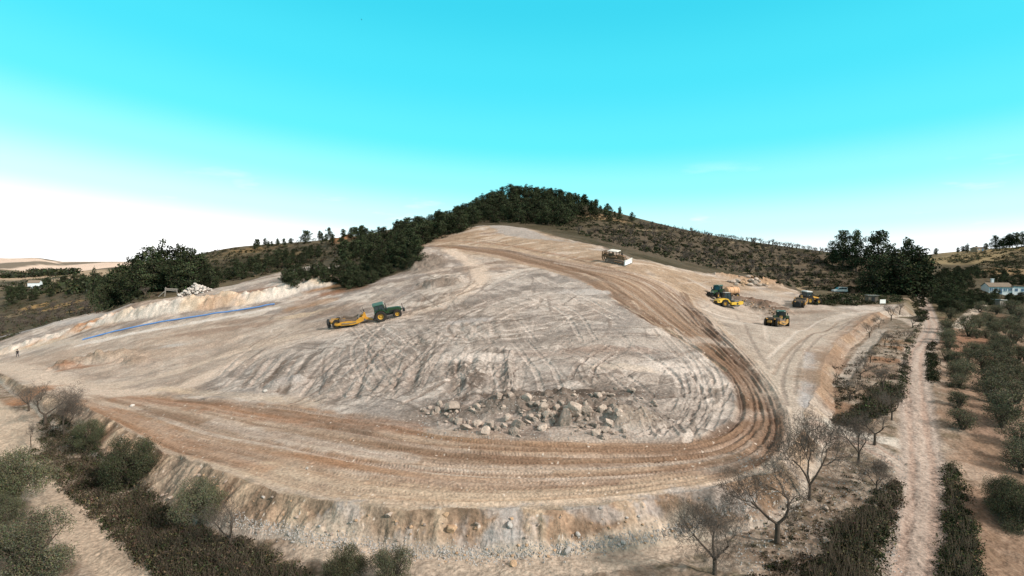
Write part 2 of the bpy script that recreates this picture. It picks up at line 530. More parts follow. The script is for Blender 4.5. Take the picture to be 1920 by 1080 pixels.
# dark damp bundles: right-hand bend and up over the hill
for t0, c, a, w in ((.30, DARK, .4, .8), (.36, BROWN, .5, 1.3), (.5, BROWN, .6, 1.2), (.22, DARK, .3, .7), (.62, BROWN, .5, .9), (.72, (.17, .11, .075), .5, .8), (.42, (.17, .12, .085), .5, .8), (.12, DARK, .3, .5)):
    n = len(HAs)
    stroke((HAs * (1 - t0) + HBs * t0)[int(n * .48):], w, c, a, dz=-.1, edge=.06, brk=.4)
for pl, w, c, a in (([(1284,548),(1310,585),(1350,632),(1400,685),(1440,730),(1462,775)], 1.0, DARK, .75), ([(1276,548),(1300,583),(1340,634),(1390,690),(1432,740),(1452,790)], .8, DARK, .6),
                    ([(800,462),(880,468),(950,480),(1030,500),(1090,520),(1150,553),(1190,582),(1240,610)], 2.3, BROWN, .8),
                    ([(830,460),(920,466),(1010,485),(1080,505),(1140,530),(1180,562)], 1.4, DARK, .55), ([(900,452),(980,466),(1060,482),(1150,505),(1220,530),(1290,565)], 1.0, BROWN, .6),
                    ([(820,452),(900,455),(970,462),(1050,478),(1110,487)], .9, RUST, .5), ([(850,447),(905,449),(950,455)], .6, DARK, .5),
                    ([(1040,492),(1140,512),(1230,541),(1320,590),(1370,650)], .7, LIGHT, .6), ([(1180,520),(1260,555),(1310,610),(1360,660)], .5, BROWN, .6),
                    ([(1150,567),(1210,598),(1290,645),(1350,690),(1385,740),(1380,790),(1340,812)], .8, (.16, .11, .08), .7), ([(1385,740),(1392,765),(1370,800),(1330,822)], .9, DARK, .5),
                    ([(1150,560),(1230,606),(1300,650),(1360,695)], .5, CREAM, .6)):
    stroke(smooth(proj(pl)), w, c, a, dz=-.08, edge=.06, brk=.35)

lw = soften(proj([(-40,668),(160,640),(500,588),(650,622),(500,672),(410,704),(330,738),(100,738),(0,700)]), 4)
C += (np.array((.40, .335, .275)) * (.8 + .4 * fbm(GX / 1.5, GY / 1.5, 66, 4))[..., None] - C) * (lw * .55)[..., None]
# pale traffic lanes on the left and the branch below the crest
for pl, w, c, a in (([(-60,672),(30,690),(120,722),(200,735),(330,728),(400,700),(480,668),(560,640),(640,622),(730,600),(800,580),(850,562),(890,540),(900,515),(880,490),(845,470)], 3.8, (.52, .445, .375), 1.1),
                    ([(0,690),(90,712),(220,722),(320,700),(400,672),(480,650),(560,632)], 3.5, (.50, .43, .36), .9), ([(890,545),(930,528),(965,512),(1000,503)], 2.2, PALE, .7),
                    ([(905,548),(960,525),(1000,508)], .5, TAUPE, .6), ([(-40,668),(80,650),(180,636),(300,614),(420,594),(505,580)], 4.2, (.47, .42, .36), .8), ([(300,728),(400,738),(520,748),(590,756)], 2.0, CREAM, .6),
                    ([(640,628),(740,606),(830,583),(885,556),(912,530)], .6, TAUPE, .6), ([(620,618),(740,590),(840,560),(880,530),(875,500)], .6, TAUPE, .6),
                    ([(60,692),(200,706),(330,690),(450,655),(560,636)], .5, TAUPE, .4), ([(560,640),(660,630),(760,612)], .4, PALE, .5)):
    stroke(smooth(proj(pl)), w, c, a, dz=-.05, soft=.6, brk=.3)

# right-hand apron
ap = soften(proj([(1330,548),(1450,545),(1520,560),(1600,585),(1560,630),(1540,690),(1530,745),(1490,800),(1465,770),(1430,705),(1380,640),(1310,570)]), 3)
C += (np.array((.40, .355, .305)) * (.8 + .4 * fbm(GX / 2.4, GY / 2.4, 71, 4))[..., None] - C) * (ap * .7)[..., None]
DZ *= 1 - .5 * ap
for pl, w, c, a in (([(1640,588),(1560,610),(1500,650),(1465,690),(1450,730)], 5, (.43, .385, .33), .6), ([(1600,586),(1530,606),(1475,640),(1440,672)], .5, PALE, .8), ([(1625,590),(1545,620),(1490,660),(1468,710),(1475,760)], .4, TAUPE, .7),
                    ([(1600,596),(1540,630),(1500,680),(1490,740)], .4, TAUPE, .6), ([(1570,605),(1510,632),(1470,668),(1450,700)], .45, BROWN, .5), ([(1590,588),(1500,600),(1440,600)], .5, LIGHT, .5), ([(1690,572),(1630,583),(1560,600)], 3, PALE, .6),
                    ([(1520,660),(1515,710),(1510,760)], 1.2, (.37, .38, .40), .7), ([(1330,560),(1420,590),(1440,640)], .6, PALE, .4), ([(1380,590),(1410,640),(1440,690)], .5, TAUPE, .6), ([(1300,565),(1350,610),(1410,650)], .5, LIGHT, .5)):
    stroke(smooth(proj(pl)), w, c, a, dz=-.04, soft=.6)
for x, y, r, c, a in ((1500,560,6,BROWN,.4),(1520,585,6,BROWN,.5),(1460,560,8,LIGHT,.5),(1350,592,4,PALE,.6),(1385,605,4,PALE,.4),(1600,577,7,PALE,.5),(1420,556,6,TAUPE,.4),(1465,600,5,TAUPE,.5)):
    blob(x, y, r, c, a, ry=r * .5)

# the grey mound: grooves running down its flank
FA = smooth(proj([(470,650),(440,675),(415,700),(392,722)]), 8)
FB = smooth(proj([(700,652),(665,690),(640,725),(625,752)]), 8)
FC = smooth(proj([(985,655),(985,690),(990,720),(985,745)]), 8)
for A_, B_, n in ((FA, FB, 46), (FB, FC, 60)):
    for i in range(n):
        t0 = rng.random()
        ln = lerp_line(A_, B_, t0 + rng.uniform(-.06, .06) * np.linspace(-1, 1, len(A_)))
        k = rng.integers(0, 8)
        ln = ln[k:len(ln) - rng.integers(0, 8)]
        c = [LIGHT, TAUPE, (.33, .29, .245), (.18, .145, .115), BROWN][rng.choice(5, p=[.28, .25, .2, .17, .1])]
        up_ = rng.choice([-1, 1]) * rng.uniform(.02, .13)
        stroke(ln, rng.uniform(.35, 1.2), c, rng.uniform(.45, .9), dz=up_, soft=.4, brk=.5)
FD = smooth(proj([(800,612),(815,630),(828,645)]), 8)
FE = smooth(proj([(1000,596),(1005,615),(1008,640)]), 8)
FD0 = smooth(proj([(640,620),(660,632),(690,645)]), 8)
for A_, B_, n in ((FD0, FD, 26), (FD, FE, 34)):
    for i in range(n):
        ln = lerp_line(A_, B_, rng.random() + rng.uniform(-.12, .12) * np.linspace(-1, 1, len(A_)))
        c = [PALE, TAUPE, LIGHT, (.2, .17, .14)][rng.choice(4)]
        stroke(ln, rng.uniform(.4, 1.2), c, rng.uniform(.3, .7), dz=rng.uniform(-.09, .06), soft=.4)
# crossing ruts and curved tractor tracks
for pl in ([(540,651),(660,653),(760,652),(880,644),(1000,634),(1130,630),(1230,640)], [(600,645),(760,646),(900,637),(1020,628),(1180,622)], [(660,611),(800,610),(960,606),(1100,600),(1170,588)], [(690,606),(900,598),(1060,586)],
           [(660,612),(690,650),(740,690),(800,700)], [(700,620),(760,665),(830,680),(900,690)], [(830,625),(780,680),(720,725),(690,752)], [(920,650),(860,700),(790,740)], [(960,670),(900,720),(840,760)],
           [(690,618),(662,650),(668,690),(700,735)], [(735,625),(690,655),(690,690),(710,720)], [(960,640),(1000,690),(1020,740)], [(1000,620),(1100,650),(1200,690),(1290,700)], [(1060,600),(1160,640),(1250,690),(1280,740),(1262,790)],
           [(1240,615),(1300,680),(1312,740),(1285,800)], [(1225,620),(1290,690),(1302,740),(1270,795)], [(1280,700),(1290,750),(1240,820)], [(1170,760),(1215,790),(1235,815)], [(1150,755),(1200,790),(1222,820)], [(1120,660),(1080,690),(1100,720),(1180,735)],
           [(1140,650),(1090,680),(1070,710)], [(900,560),(960,580),(1060,570)], [(930,540),(1000,560),(1060,590),(1090,640)], [(1000,520),(1080,560),(1150,600)], [(880,590),(950,560),(1050,545)], [(1200,820),(1280,790),(1350,760),(1375,720)],
           [(720,590),(820,570),(880,545)], [(940,600),(1000,570),(1090,560),(1130,575)], [(960,625),(1060,605),(1130,590)], [(1020,650),(1120,690),(1200,750)]):
    p = smooth(proj(pl))
    c = [PALE, LIGHT, TAUPE, (.19, .155, .125)][rng.choice(4, p=[.35, .25, .25, .15])]
    stroke(p, rng.uniform(.45, .6), c, .75, dz=-.07, edge=.05, tread=.36, brk=.3)
    nrm = np.gradient(p, axis=0)
    nrm = np.stack([-nrm[:, 1], nrm[:, 0]], 1) / (np.hypot(*nrm.T)[:, None] + 1e-9)
    stroke(p + nrm * 1.9, rng.uniform(.45, .6), c, .65, dz=-.07, edge=.05, tread=.36, brk=.3)
# haphazard short ruts
for i in range(420):
    x, y = rng.uniform(600, 1370), rng.uniform(520, 800)
    if y > 740 and 780 < x < 1190:
        continue
    p = hit(x, y)
    ang = rng.normal(.25, .55) if x > 900 else rng.normal(1.2, .5)
    L = rng.uniform(3, 11)
    bend = rng.uniform(-.35, .35)
    t = np.linspace(-1, 1, 9)
    ln = p + np.stack([np.cos(ang + bend * t), np.sin(ang + bend * t)], 1) * (t * L)[:, None]
    if not inside(ln[:, 0], ln[:, 1], SITE).all() or hz(ln[:, 0], ln[:, 1], HR).max() > .3:
        continue
    c = [LIGHT, TAUPE, PALE, (.2, .165, .13), BROWN][rng.choice(5, p=[.3, .25, .1, .25, .1])]
    stroke(ln, rng.uniform(.25, .8), c, rng.uniform(.3, .7), dz=rng.uniform(-.09, .05), soft=.35, tread=rng.choice([0, .36]))
# fine scratches left by blades and lugs
for i in range(620):
    x, y = rng.uniform(430, 1390), rng.uniform(500, 810)
    p = hit(x, y)
    ang = (rng.normal(.3, .6) if x > 900 else rng.normal(1.15, .5)) if rng.random() < .75 else rng.uniform(0, PI)
    L, bend, t = rng.uniform(1.5, 7), rng.uniform(-.14, .14), np.linspace(-1, 1, 7)
    ln = p + np.stack([np.cos(ang + bend * t), np.sin(ang + bend * t)], 1) * (t * L)[:, None]
    if not inside(ln[:, 0], ln[:, 1], SITE).all() or hz(ln[:, 0], ln[:, 1], HR).max() > .3:
        continue
    stroke(ln, rng.uniform(.16, .34), [(.14, .115, .095), (.17, .14, .115), PALE, LIGHT][rng.choice(4, p=[.35, .25, .2, .2])], rng.uniform(.3, .7), dz=rng.uniform(-.05, .02), soft=.5, wob=.15)
# pale chalk, dark damp and rusty patches
for x, y, r, ry, c, a in ((905,672,5,2.0,PALE,.8),(880,668,3,1.6,PALE,.7),(1235,690,6,2.2,PALE,.85),(1180,690,4,1.5,CREAM,.6),(1095,546,6,2.4,(.46,.45,.44),.8),(880,600,4,1.5,(.42,.42,.43),.7),(1040,665,4,1.5,LIGHT,.6),(1012,690,5,2,LIGHT,.5),
                          (1150,640,7,3,LIGHT,.5),(975,530,3,2,PALE,.5),(865,560,5,3,LIGHT,.5),(1080,660,7,2,(.30,.2,.15),.4),(1160,655,6,1.5,(.36,.22,.15),.4),(1215,730,5,1.5,TAUPE,.7),(1150,735,5,1.4,DARK,.5),(1000,640,8,3,TAUPE,.5),(1100,620,8,3,GREY,.6),
                          (940,555,6,3,TAUPE,.6),(1010,540,8,4,(.2,.17,.15),.5),(800,500,6,6,(.19,.16,.135),.8),(815,535,5,4,(.2,.165,.135),.7),(870,505,4,3,DARK,.4),(940,492,4,3,DARK,.4),(800,480,3,3,PALE,.6),(960,740,5,1.2,DARK,.75),(1040,745,6,1.4,DARK,.85),
                          (1085,742,5,1.2,DARK,.7),(990,748,4,1,DARK,.6),(890,715,1.2,3,DARK,.7),(540,720,2,1,(.36,.37,.38),.8),(700,700,3,2,LIGHT,.5),(1330,640,5,2,LIGHT,.6),(1250,640,7,3,LIGHT,.5),(1335,770,6,2,LIGHT,.5),(1240,770,6,2,TAUPE,.5),
                          (600,540,6,4,ORANGE,.6),(640,545,6,3,RUST,.7),(660,560,4,2,PALE,.7),(560,590,6,3,CREAM,.7),(590,570,7,3,ORANGE,.5),(520,610,6,3,LIGHT,.6),(620,590,7,3,(.25,.2,.17),.5),(690,570,7,3,(.25,.2,.17),.5),(680,540,5,3,(.2,.165,.135),.6),
                          (470,600,9,2.5,(.25,.19,.15),.6),(400,620,10,3,(.27,.2,.155),.7),(330,645,9,2.5,LIGHT,.6),(300,650,5,1.5,(.43,.43,.42),.6),(240,660,7,2.2,(.26,.2,.15),.7),(180,672,6,2,(.28,.21,.155),.7),(150,690,4,1.4,(.28,.16,.1),.7),(118,688,3,1,(.25,.15,.1),.7),
                          (500,560,9,3,(.47,.45,.42),.7),(440,535,14,3,(.43,.40,.36),.7),(540,515,14,3,(.45,.42,.38),.7),(480,545,10,1.6,RUST,.5),(230,560,12,3,(.3,.25,.2),.5),(60,618,14,4,(.36,.36,.37),.8),(150,600,12,4,(.37,.37,.37),.7),(200,610,8,1.6,(.3,.22,.16),.7),(100,640,9,2,CREAM,.6)):
    blob(x, y, r, c, a, ry=ry, rough=.8)

# spoil bank behind the pipe
cr_ = smooth(proj([(20,655),(110,630),(200,604),(270,590),(340,580),(410,570),(490,560),(560,542),(615,530)]), 6)
sl = box(cr_, 12)
d, side, s = seg_dist(GX[sl], GY[sl], cr_)
hgt = np.interp(s, [0, 18, 34, 70, 100, 120], [.6, 1.1, 2.1, 2.0, 1.4, .6]) * (.7 + .6 * fbm(s * .2, s * 0, 4, 3))
prof = np.clip(1 - d / (3.4 + 2.2 * fbm(GX[sl] * .3, GY[sl] * .3, 6, 3)), 0, 1)
DZ[sl] += hgt * sstep(0, .9, prof) + prof * (fbm(GX[sl] * .9, GY[sl] * .9, 81, 4) - .5) * 2.2
bc = np.empty(d.shape + (3,))
bc[:] = (.56, .525, .475)
bc += (np.array(CREAM) - bc) * (sstep(.5, .7, fbm(s * .15, d * .1, 82, 3)) * .9)[..., None]
bc += (np.array((.42, .25, .15)) - bc) * (sstep(.56, .7, fbm(s * .08 + 5, d * .3, 83, 3)) * sstep(70, 30, s))[..., None]
bc += (np.array((.34, .335, .33)) - bc) * (sstep(.52, .66, fbm(s * .1 + 2, d * .2, 84, 3)) * sstep(40, 70, s))[..., None]
bc *= (.8 + .4 * fbm(GX[sl] * 1.5, GY[sl] * 1.5, 85, 3))[..., None]
C[sl] += (bc - C[sl]) * (sstep(0, .25, prof) * .95)[..., None]
stroke(np.array([hit(155, 645), hit(330, 610), hit(515, 578)]), 2.4, (.60, .59, .57), .8, brk=.4)
# heaps: by the trackway, between roller and tractors, boulder bed, pits on the left, cut rock under the shrubs
for x, y, rx, ry, ang, dz, c, a in ((1418,572,7,2.4,-.5,1.3,(.17,.115,.085),.9),(1445,583,5,2,-.5,.9,(.16,.11,.08),.9),(1465,590,4,1.6,-.3,.5,(.18,.125,.09),.8),(1400,528,9,3,-.1,1.0,(.36,.25,.16),.8),(1428,530,5,2.5,0,1.2,(.38,.24,.14),.7),
                                    (965,762,5,2.2,0,.4,(.2,.155,.12),.7),(1040,770,7,3,0,.7,(.20,.155,.12),.85),(1120,780,5,2.4,0,.5,(.21,.165,.13),.8),(1190,795,2.6,1.6,0,.5,(.33,.27,.21),.8),(1060,742,7,1.6,0,.35,(.13,.095,.07),.9),(880,775,5,2,0,.2,(.2,.16,.125),.7),
                                    (160,680,6,2,-.2,.9,(.30,.23,.17),.6),(215,672,6,2.4,-.2,1.0,(.31,.25,.19),.6),(255,680,4,2,-.5,.7,(.26,.2,.15),.6),(120,690,3,1.4,0,.7,(.31,.17,.1),.8),(365,542,7,4,0,.6,(.5,.46,.42),.8),
                                    (1585,565,4,2,0,.8,LIGHT,.6),(640,455,7,5,0,3.0,(.36,.2,.11),.95),(800,492,5,6,.4,1.4,(.2,.17,.145),.5),(825,530,5,4,.4,.8,(.22,.19,.165),.4),(535,722,2.4,1.2,.4,.6,(.34,.33,.32),.8)):
    slb, f = blob(x, y, rx, c, a, ry=ry, ang=ang, dz=dz)
    DZ[slb] += f * (fbm(GX[slb] * 1.3, GY[slb] * 1.3, 90, 4) - .5) * .9 * min(1, dz)

# --- the bank: tipped earth in vertical runs of grey and orange
bs = (SD > -1.0) & ~FILL | BANK
nb = fbm(ES * .55, SD * .12, 101, 4)
nb2 = fbm(ES * .14 + SD * .05, SD * .10 + 7, 102, 5)
bk = np.empty_like(C)
bk[:] = (.345, .27, .20)
bk += (np.array((.335, .335, .335)) - bk) * (sstep(.5, .66, nb2) * (.15 + .3 * sstep(-12, -4, GX)))[..., None]
bk += (np.array((.26, .17, .115)) - bk) * (sstep(.5, .34, nb2) * .5)[..., None]
bk += (np.array(CREAM) - bk) * (sstep(.58, .75, nb) * .6)[..., None]
bk *= (.68 + .64 * fbm(ES * 2.4, SD * .7, 103, 4))[..., None]
BM = BANK * sstep(185, 150, GR) * (GY > 10)
C += (bk - C) * (BM * .97)[..., None]
for x, y, rx, ry in ((945,1000,2.0,1.6),(955,975,1.5,1.0),(1212,968,1.3,1.0),(1222,950,1.0,.9),(650,962,.9,1.3),(612,975,.8,.8),(755,1015,.9,.8),(1140,962,2.2,.5),(1330,925,2.5,.7),(930,1020,1.5,.8)):
    blob(x, y, rx, (.36, .355, .35), .6, ry=ry, rough=1.2)
BMN = fbm(ES * 1.1, SD * .5, 106, 5, .6)
C *= (1 - .3 * (BM * sstep(.52, .38, BMN)))[..., None]
DZ += BM * sstep(0, .6, SD) * sstep(0, .5, ZF - ZL) * ((nb - .5) * .8 + (BMN - .5) * .5 + (fbm(GX * 1.6, GY * 1.6, 104, 4) - .5) * .35)
CLS[(BANK) & (GR < 170) & (GY > 10)] = 3
# scree at its foot
toe = BM * sstep(.7, .1, ZF - ZL)
C += (np.array((.40, .37, .33)) * (.6 + .8 * fbm(GX * 4, GY * 4, 105, 2))[..., None] - C) * (toe * .8)[..., None]

stroke(smooth(proj([(1655,590),(1625,608),(1597,632),(1572,662),(1556,700),(1546,740)])), 3.6, (.29, .20, .14), .75, soft=.7, brk=.6)
# --- lower ground in front and at the sides
lowm = ~FILL & ~BANK & (GR < 160)
low = lowm.astype(float) * sstep(160, 120, GR)
lc = np.empty_like(C)
lc[:] = (.235, .19, .15)
lc += (np.array((.36, .315, .265)) - lc) * (sstep(.42, .62, fbm(GX * 1.4, GY * 1.4, 111, 5)) * .85)[..., None]
lc += (np.array((.10, .09, .06)) - lc) * (sstep(.55, .72, fbm(GX * .9, GY * .9, 112, 5)) * .7)[..., None]
lc *= (.7 + .6 * fbm(GX * 5, GY * 5, 113, 2))[..., None]
C += (lc - C) * (low * .9)[..., None]
DZ += low * ((fbm(GX * 2, GY * 2, 114, 4) - .5) * .22)
og = soften(proj([(1765,600),(1960,570),(2200,800),(2200,1200),(1790,1200),(1775,860),(1765,700)]), 3) * lowm
C += (np.array((.25, .175, .125)) * (.7 + .6 * fbm(GX / 3, GY / 3, 115, 4))[..., None] - C) * (og * .75)[..., None]
# red earth under the olives and beside the lane
for x, y, r, c, a in ((1840,640,6,(.25,.14,.09),.7),(1820,660,4,(.27,.15,.1),.6),(1700,655,3,(.29,.16,.09),.7),(1655,675,3,(.29,.15,.08),.7),(1672,640,3,(.33,.2,.11),.6),(1790,600,4,(.25,.16,.11),.6),(1860,590,6,(.2,.14,.1),.6),(1800,880,3,(.40,.33,.27),.6),
                      (1770,640,3,(.22,.13,.09),.6),(1850,800,3,(.26,.19,.15),.5),(1590,770,2.4,(.26,.16,.1),.6),(50,745,4,(.33,.17,.09),.8),(20,750,4,(.3,.2,.13),.6),(1560,720,4,(.25,.18,.125),.7),(1600,690,6,(.24,.175,.13),.8)):
    blob(x, y, r, c, a)
ROADS = []


def road(pl, w, c, cls, ruts=True, dz=-.12, w2=None):
    p = smooth(proj(pl), 8)
    stroke(p, w, c, 1.0, dz=dz, soft=.22, brk=0, wob=.06, w2=w2)
    sl = box(p, w)
    d, side, s = seg_dist(GX[sl], GY[sl], p)
    lat = np.where(side < 0, -1, 1) * d
    f = (d < w * .5) & ~FILL[sl] | (d < w * .5) & (cls == 5) & (GR[sl] < 0)
    C[sl] *= np.where(f, .78 + .44 * fbm(s * .12, lat * 1.6, 120, 4), 1)[..., None]
    sub = CLS[sl]
    sub[f] = cls
    if ruts:
        for off in (-.62, .62):
            n = np.gradient(p, axis=0)
            n = np.stack([-n[:, 1], n[:, 0]], 1) / (np.hypot(*n.T)[:, None] + 1e-9)
            stroke(p + n * off, .5, (.36, .265, .215), .65, dz=-.05, soft=.7)
        stroke(p, .5, (.42, .35, .30), .5, soft=.9)
    ROADS.append(p)


road([(1722,888),(1690,872),(1650,848),(1600,826),(1560,812),(1520,806)], 2.2, (.42, .385, .34), 5, dz=-.04)
road([(1700,830),(1650,826),(1600,812),(1565,805)], 1.9, (.43, .41, .37), 5, ruts=False, dz=-.03)
road([(1725,612),(1700,600),(1670,592),(1640,584)], 2.6, (.42, .37, .32), 5, ruts=False, dz=-.03)
road([(1650,618),(1630,645),(1612,672),(1598,695),(1580,722)], 1.9, (.37, .34, .30), 5, ruts=False, dz=-.03)
stroke(smooth(proj([(1662,622),(1642,648),(1624,675),(1608,700),(1590,728)])), .7, (.09, .07, .05), .8, soft=.5, dz=.15)  # dark line along the ledge: its edge shadow put into the soil colour
road([(1795,615),(1806,600),(1825,585),(1842,572)], 2.4, (.44, .39, .33), 5, ruts=False, dz=-.03)
road([(1715,1140),(1716,1075),(1724,1000),(1730,930),(1730,870),(1722,800),(1716,740),(1715,690),(1721,655),(1744,628),(1750,610),(1742,590),(1735,572),(1730,558),(1724,548)], 3.0, (.36, .315, .28), 4)
road([(-160,700),(-60,742),(0,790),(45,840),(95,900),(150,958),(215,1020),(290,1085),(340,1140)], 3.9, (.41, .35, .28), 5, ruts=False)
road([(600,1010),(690,1046),(800,1062),(950,1064),(1100,1052),(1210,1036),(1290,1008)], 2.7, (.43, .375, .31), 5, ruts=False, dz=-.05)
blob(20, 790, 6, (.44, .38, .31), .8, ry=4)
# --- terraced hillside on the right, and a few steps on the left hill
TERR = proj([(1130,455),(1090,430),(1250,432),(1560,477),(1720,490),(1700,553),(1560,546),(1500,542),(1400,514),(1300,494),(1200,474)])
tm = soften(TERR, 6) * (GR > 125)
zz = Z + 1.2 * (fbm(GX / 40, GY / 40, 131, 2) - .5)
st = 2.3
fr_ = zz / st - np.floor(zz / st)
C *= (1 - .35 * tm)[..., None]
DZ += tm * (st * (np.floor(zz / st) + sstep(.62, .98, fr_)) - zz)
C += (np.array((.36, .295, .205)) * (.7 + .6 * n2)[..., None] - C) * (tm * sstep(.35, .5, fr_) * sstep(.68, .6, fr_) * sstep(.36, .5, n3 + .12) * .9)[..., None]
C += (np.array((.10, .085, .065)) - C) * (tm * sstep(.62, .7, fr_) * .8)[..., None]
tm2 = soften(proj([(380,470),(520,460),(640,452),(700,470),(600,492),(450,520),(390,530)]), 6)
fr2 = zz / 1.6 - np.floor(zz / 1.6)
DZ += tm2 * (1.6 * (np.floor(zz / 1.6) + sstep(.6, .98, fr2)) - zz)
C += (np.array((.27, .19, .095)) - C) * (tm2 * sstep(.3, .5, fr2) * sstep(.65, .6, fr2) * sstep(.42, .6, n3) * .8)[..., None]
for x, y, r, c, a in ((460,468,16,(.29,.2,.1),.6),(520,480,14,(.27,.19,.1),.6),(65,575,9,(.36,.24,.11),.8),(120,572,10,(.36,.25,.12),.7),(150,580,8,(.33,.24,.12),.6),(250,556,12,(.3,.22,.12),.7),(30,590,8,(.3,.24,.16),.5),(400,530,8,(.26,.18,.11),.6),
                      (1850,462,30,(.31,.25,.145),.8),(1780,487,40,(.32,.26,.15),.8),(1900,452,20,(.36,.29,.14),.7),(1880,510,16,(.33,.24,.14),.7),(1800,512,14,(.3,.22,.13),.6),(1120,405,14,(.3,.22,.13),.6),(1150,412,10,(.3,.22,.13),.5),(1660,552,5,(.33,.28,.22),.8),(1700,560,5,(.3,.24,.19),.8)):
    blob(x, y, r, c, a, ry=r * .6)
# loose white chips everywhere on the worked earth
chip = (h2(np.floor(GX * 5.2), np.floor(GY * 5.2), 140) > .985) & (CLS > 0) & (CLS < 4) & (GR < 95)
cd = np.hypot(GX * 5.2 - np.floor(GX * 5.2) - .5, GY * 5.2 - np.floor(GY * 5.2) - .5) < .2 + .25 * h2(np.floor(GX * 5.2), np.floor(GY * 5.2), 141)
C[chip & cd] = (.55, .5, .44)
Z = Z + DZ
C *= np.where(CLS > 0, .74 + .52 * fbm(GX * 3.1, GY * 3.1, 150, 4, .65), 1)[..., None]
mg = soften(proj([(470,655),(640,618),(760,592),(890,552),(1000,512),(1090,520),(1150,566),(1300,652),(1378,740),(1340,800),(1150,822),(860,806),(700,775),(560,752),(390,735)]), 6)[..., None]
C += (C.mean(-1, keepdims=True) * np.array([1.04, .98, .925]) * .92 - C) * mg * .5
lum = C.mean(-1, keepdims=True)
C = C * (lum / .25) ** np.where(CLS > 0, .10, .0)[..., None]          # crisper tonal range on the bare earth
C = np.clip(C * np.array([.845, .785, .76]), .012, .72)
# ------------------------------------------------------------ ground meshes: one sheet of one height field, split by surface
def new_mesh(name, V, Q, smooth_=True, col=None, mats=(), mi=None):
    """mesh from an (n,3) vertex array and an (m,k) face array"""
    me = bpy.data.meshes.new(name)
    Q = np.asarray(Q, np.int32)
    k = Q.shape[1]
    me.vertices.add(len(V))
    me.vertices.foreach_set('co', np.ascontiguousarray(V, np.float32).ravel())
    me.loops.add(Q.size)
    me.loops.foreach_set('vertex_index', Q.ravel())
    me.polygons.add(len(Q))
    me.polygons.foreach_set('loop_start', np.arange(0, Q.size, k, dtype=np.int32))
    if mi is not None:
        me.polygons.foreach_set('material_index', np.asarray(mi, np.int32))
    me.polygons.foreach_set('use_smooth', np.full(len(Q), smooth_))
    me.update(calc_edges=True)
    if col is not None:
        a = me.attributes.new('Col', 'FLOAT_COLOR', 'POINT')
        a.data.foreach_set('color', np.ascontiguousarray(np.concatenate([col, np.ones((len(col), 1))], 1), np.float32).ravel())
    for m in mats:
        me.materials.append(m)
    return me


def mat(name, rough=.9, base=None, attr=None, nscale=None, namt=.3, bump=0., bscale=None, metal=0., spec=.3, obj_var=0., detail=5):
    m = bpy.data.materials.new(name)
    m.use_nodes = True
    nt = m.node_tree
    b = nt.nodes['Principled BSDF']
    b.inputs['Roughness'].default_value = rough
    b.inputs['Metallic'].default_value = metal
    b.inputs['Specular IOR Level'].default_value = spec
    tc = nt.nodes.new('ShaderNodeTexCoord')
    if attr:
        at = nt.nodes.new('ShaderNodeAttribute')
        at.attribute_name = attr
        c = at.outputs['Color']
    else:
        rgb = nt.nodes.new('ShaderNodeRGB')
        rgb.outputs[0].default_value = (*base, 1)
        c = rgb.outputs[0]

    def scaled(c, fac_socket, lo, hi):
        mr = nt.nodes.new('ShaderNodeMapRange')
        mr.inputs[3].default_value, mr.inputs[4].default_value = lo, hi
        nt.links.new(fac_socket, mr.inputs[0])
        mx = nt.nodes.new('ShaderNodeMix')
        mx.data_type, mx.blend_type = 'RGBA', 'MULTIPLY'
        mx.inputs['Factor'].default_value = 1
        nt.links.new(c, mx.inputs[6])
        nt.links.new(mr.outputs[0], mx.inputs[7])
        return mx.outputs[2]
    if nscale:
        no = nt.nodes.new('ShaderNodeTexNoise')
        no.inputs['Scale'].default_value, no.inputs['Detail'].default_value = nscale, detail
        nt.links.new(tc.outputs['Object'], no.inputs['Vector'])
        c = scaled(c, no.outputs[0], 1 - 2 * namt, 1 + 2 * namt)
    if obj_var:
        oi = nt.nodes.new('ShaderNodeObjectInfo')
        c = scaled(c, oi.outputs['Random'], 1 - obj_var, 1 + obj_var)
    nt.links.new(c, b.inputs['Base Color'])
    if bump:
        n2_ = nt.nodes.new('ShaderNodeTexNoise')
        n2_.inputs['Scale'].default_value, n2_.inputs['Detail'].default_value = bscale or nscale, 6
        nt.links.new(tc.outputs['Object'], n2_.inputs['Vector'])
        bp = nt.nodes.new('ShaderNodeBump')
        bp.inputs['Strength'].default_value, bp.inputs['Distance'].default_value = 1, bump
        nt.links.new(n2_.outputs[0], bp.inputs['Height'])
        nt.links.new(bp.outputs[0], b.inputs['Normal'])
    return m


M_EARTH = mat('earth', .97, attr='Col', nscale=5.0, namt=.36, bump=.09, bscale=5, spec=.05, detail=9)


def link(name, me, parent=None, loc=None):
    o = bpy.data.objects.new(name, me)
    COL.objects.link(o)
    if parent is not None:
        o.parent = parent
    if loc is not None:
        o.location = loc
    return o


def tag(o, label=None, cat=None, group=None, kind=None):
    for k, v in (('label', label), ('category', cat), ('group', group), ('kind', kind)):
        if v:
            o[k] = v
    return o


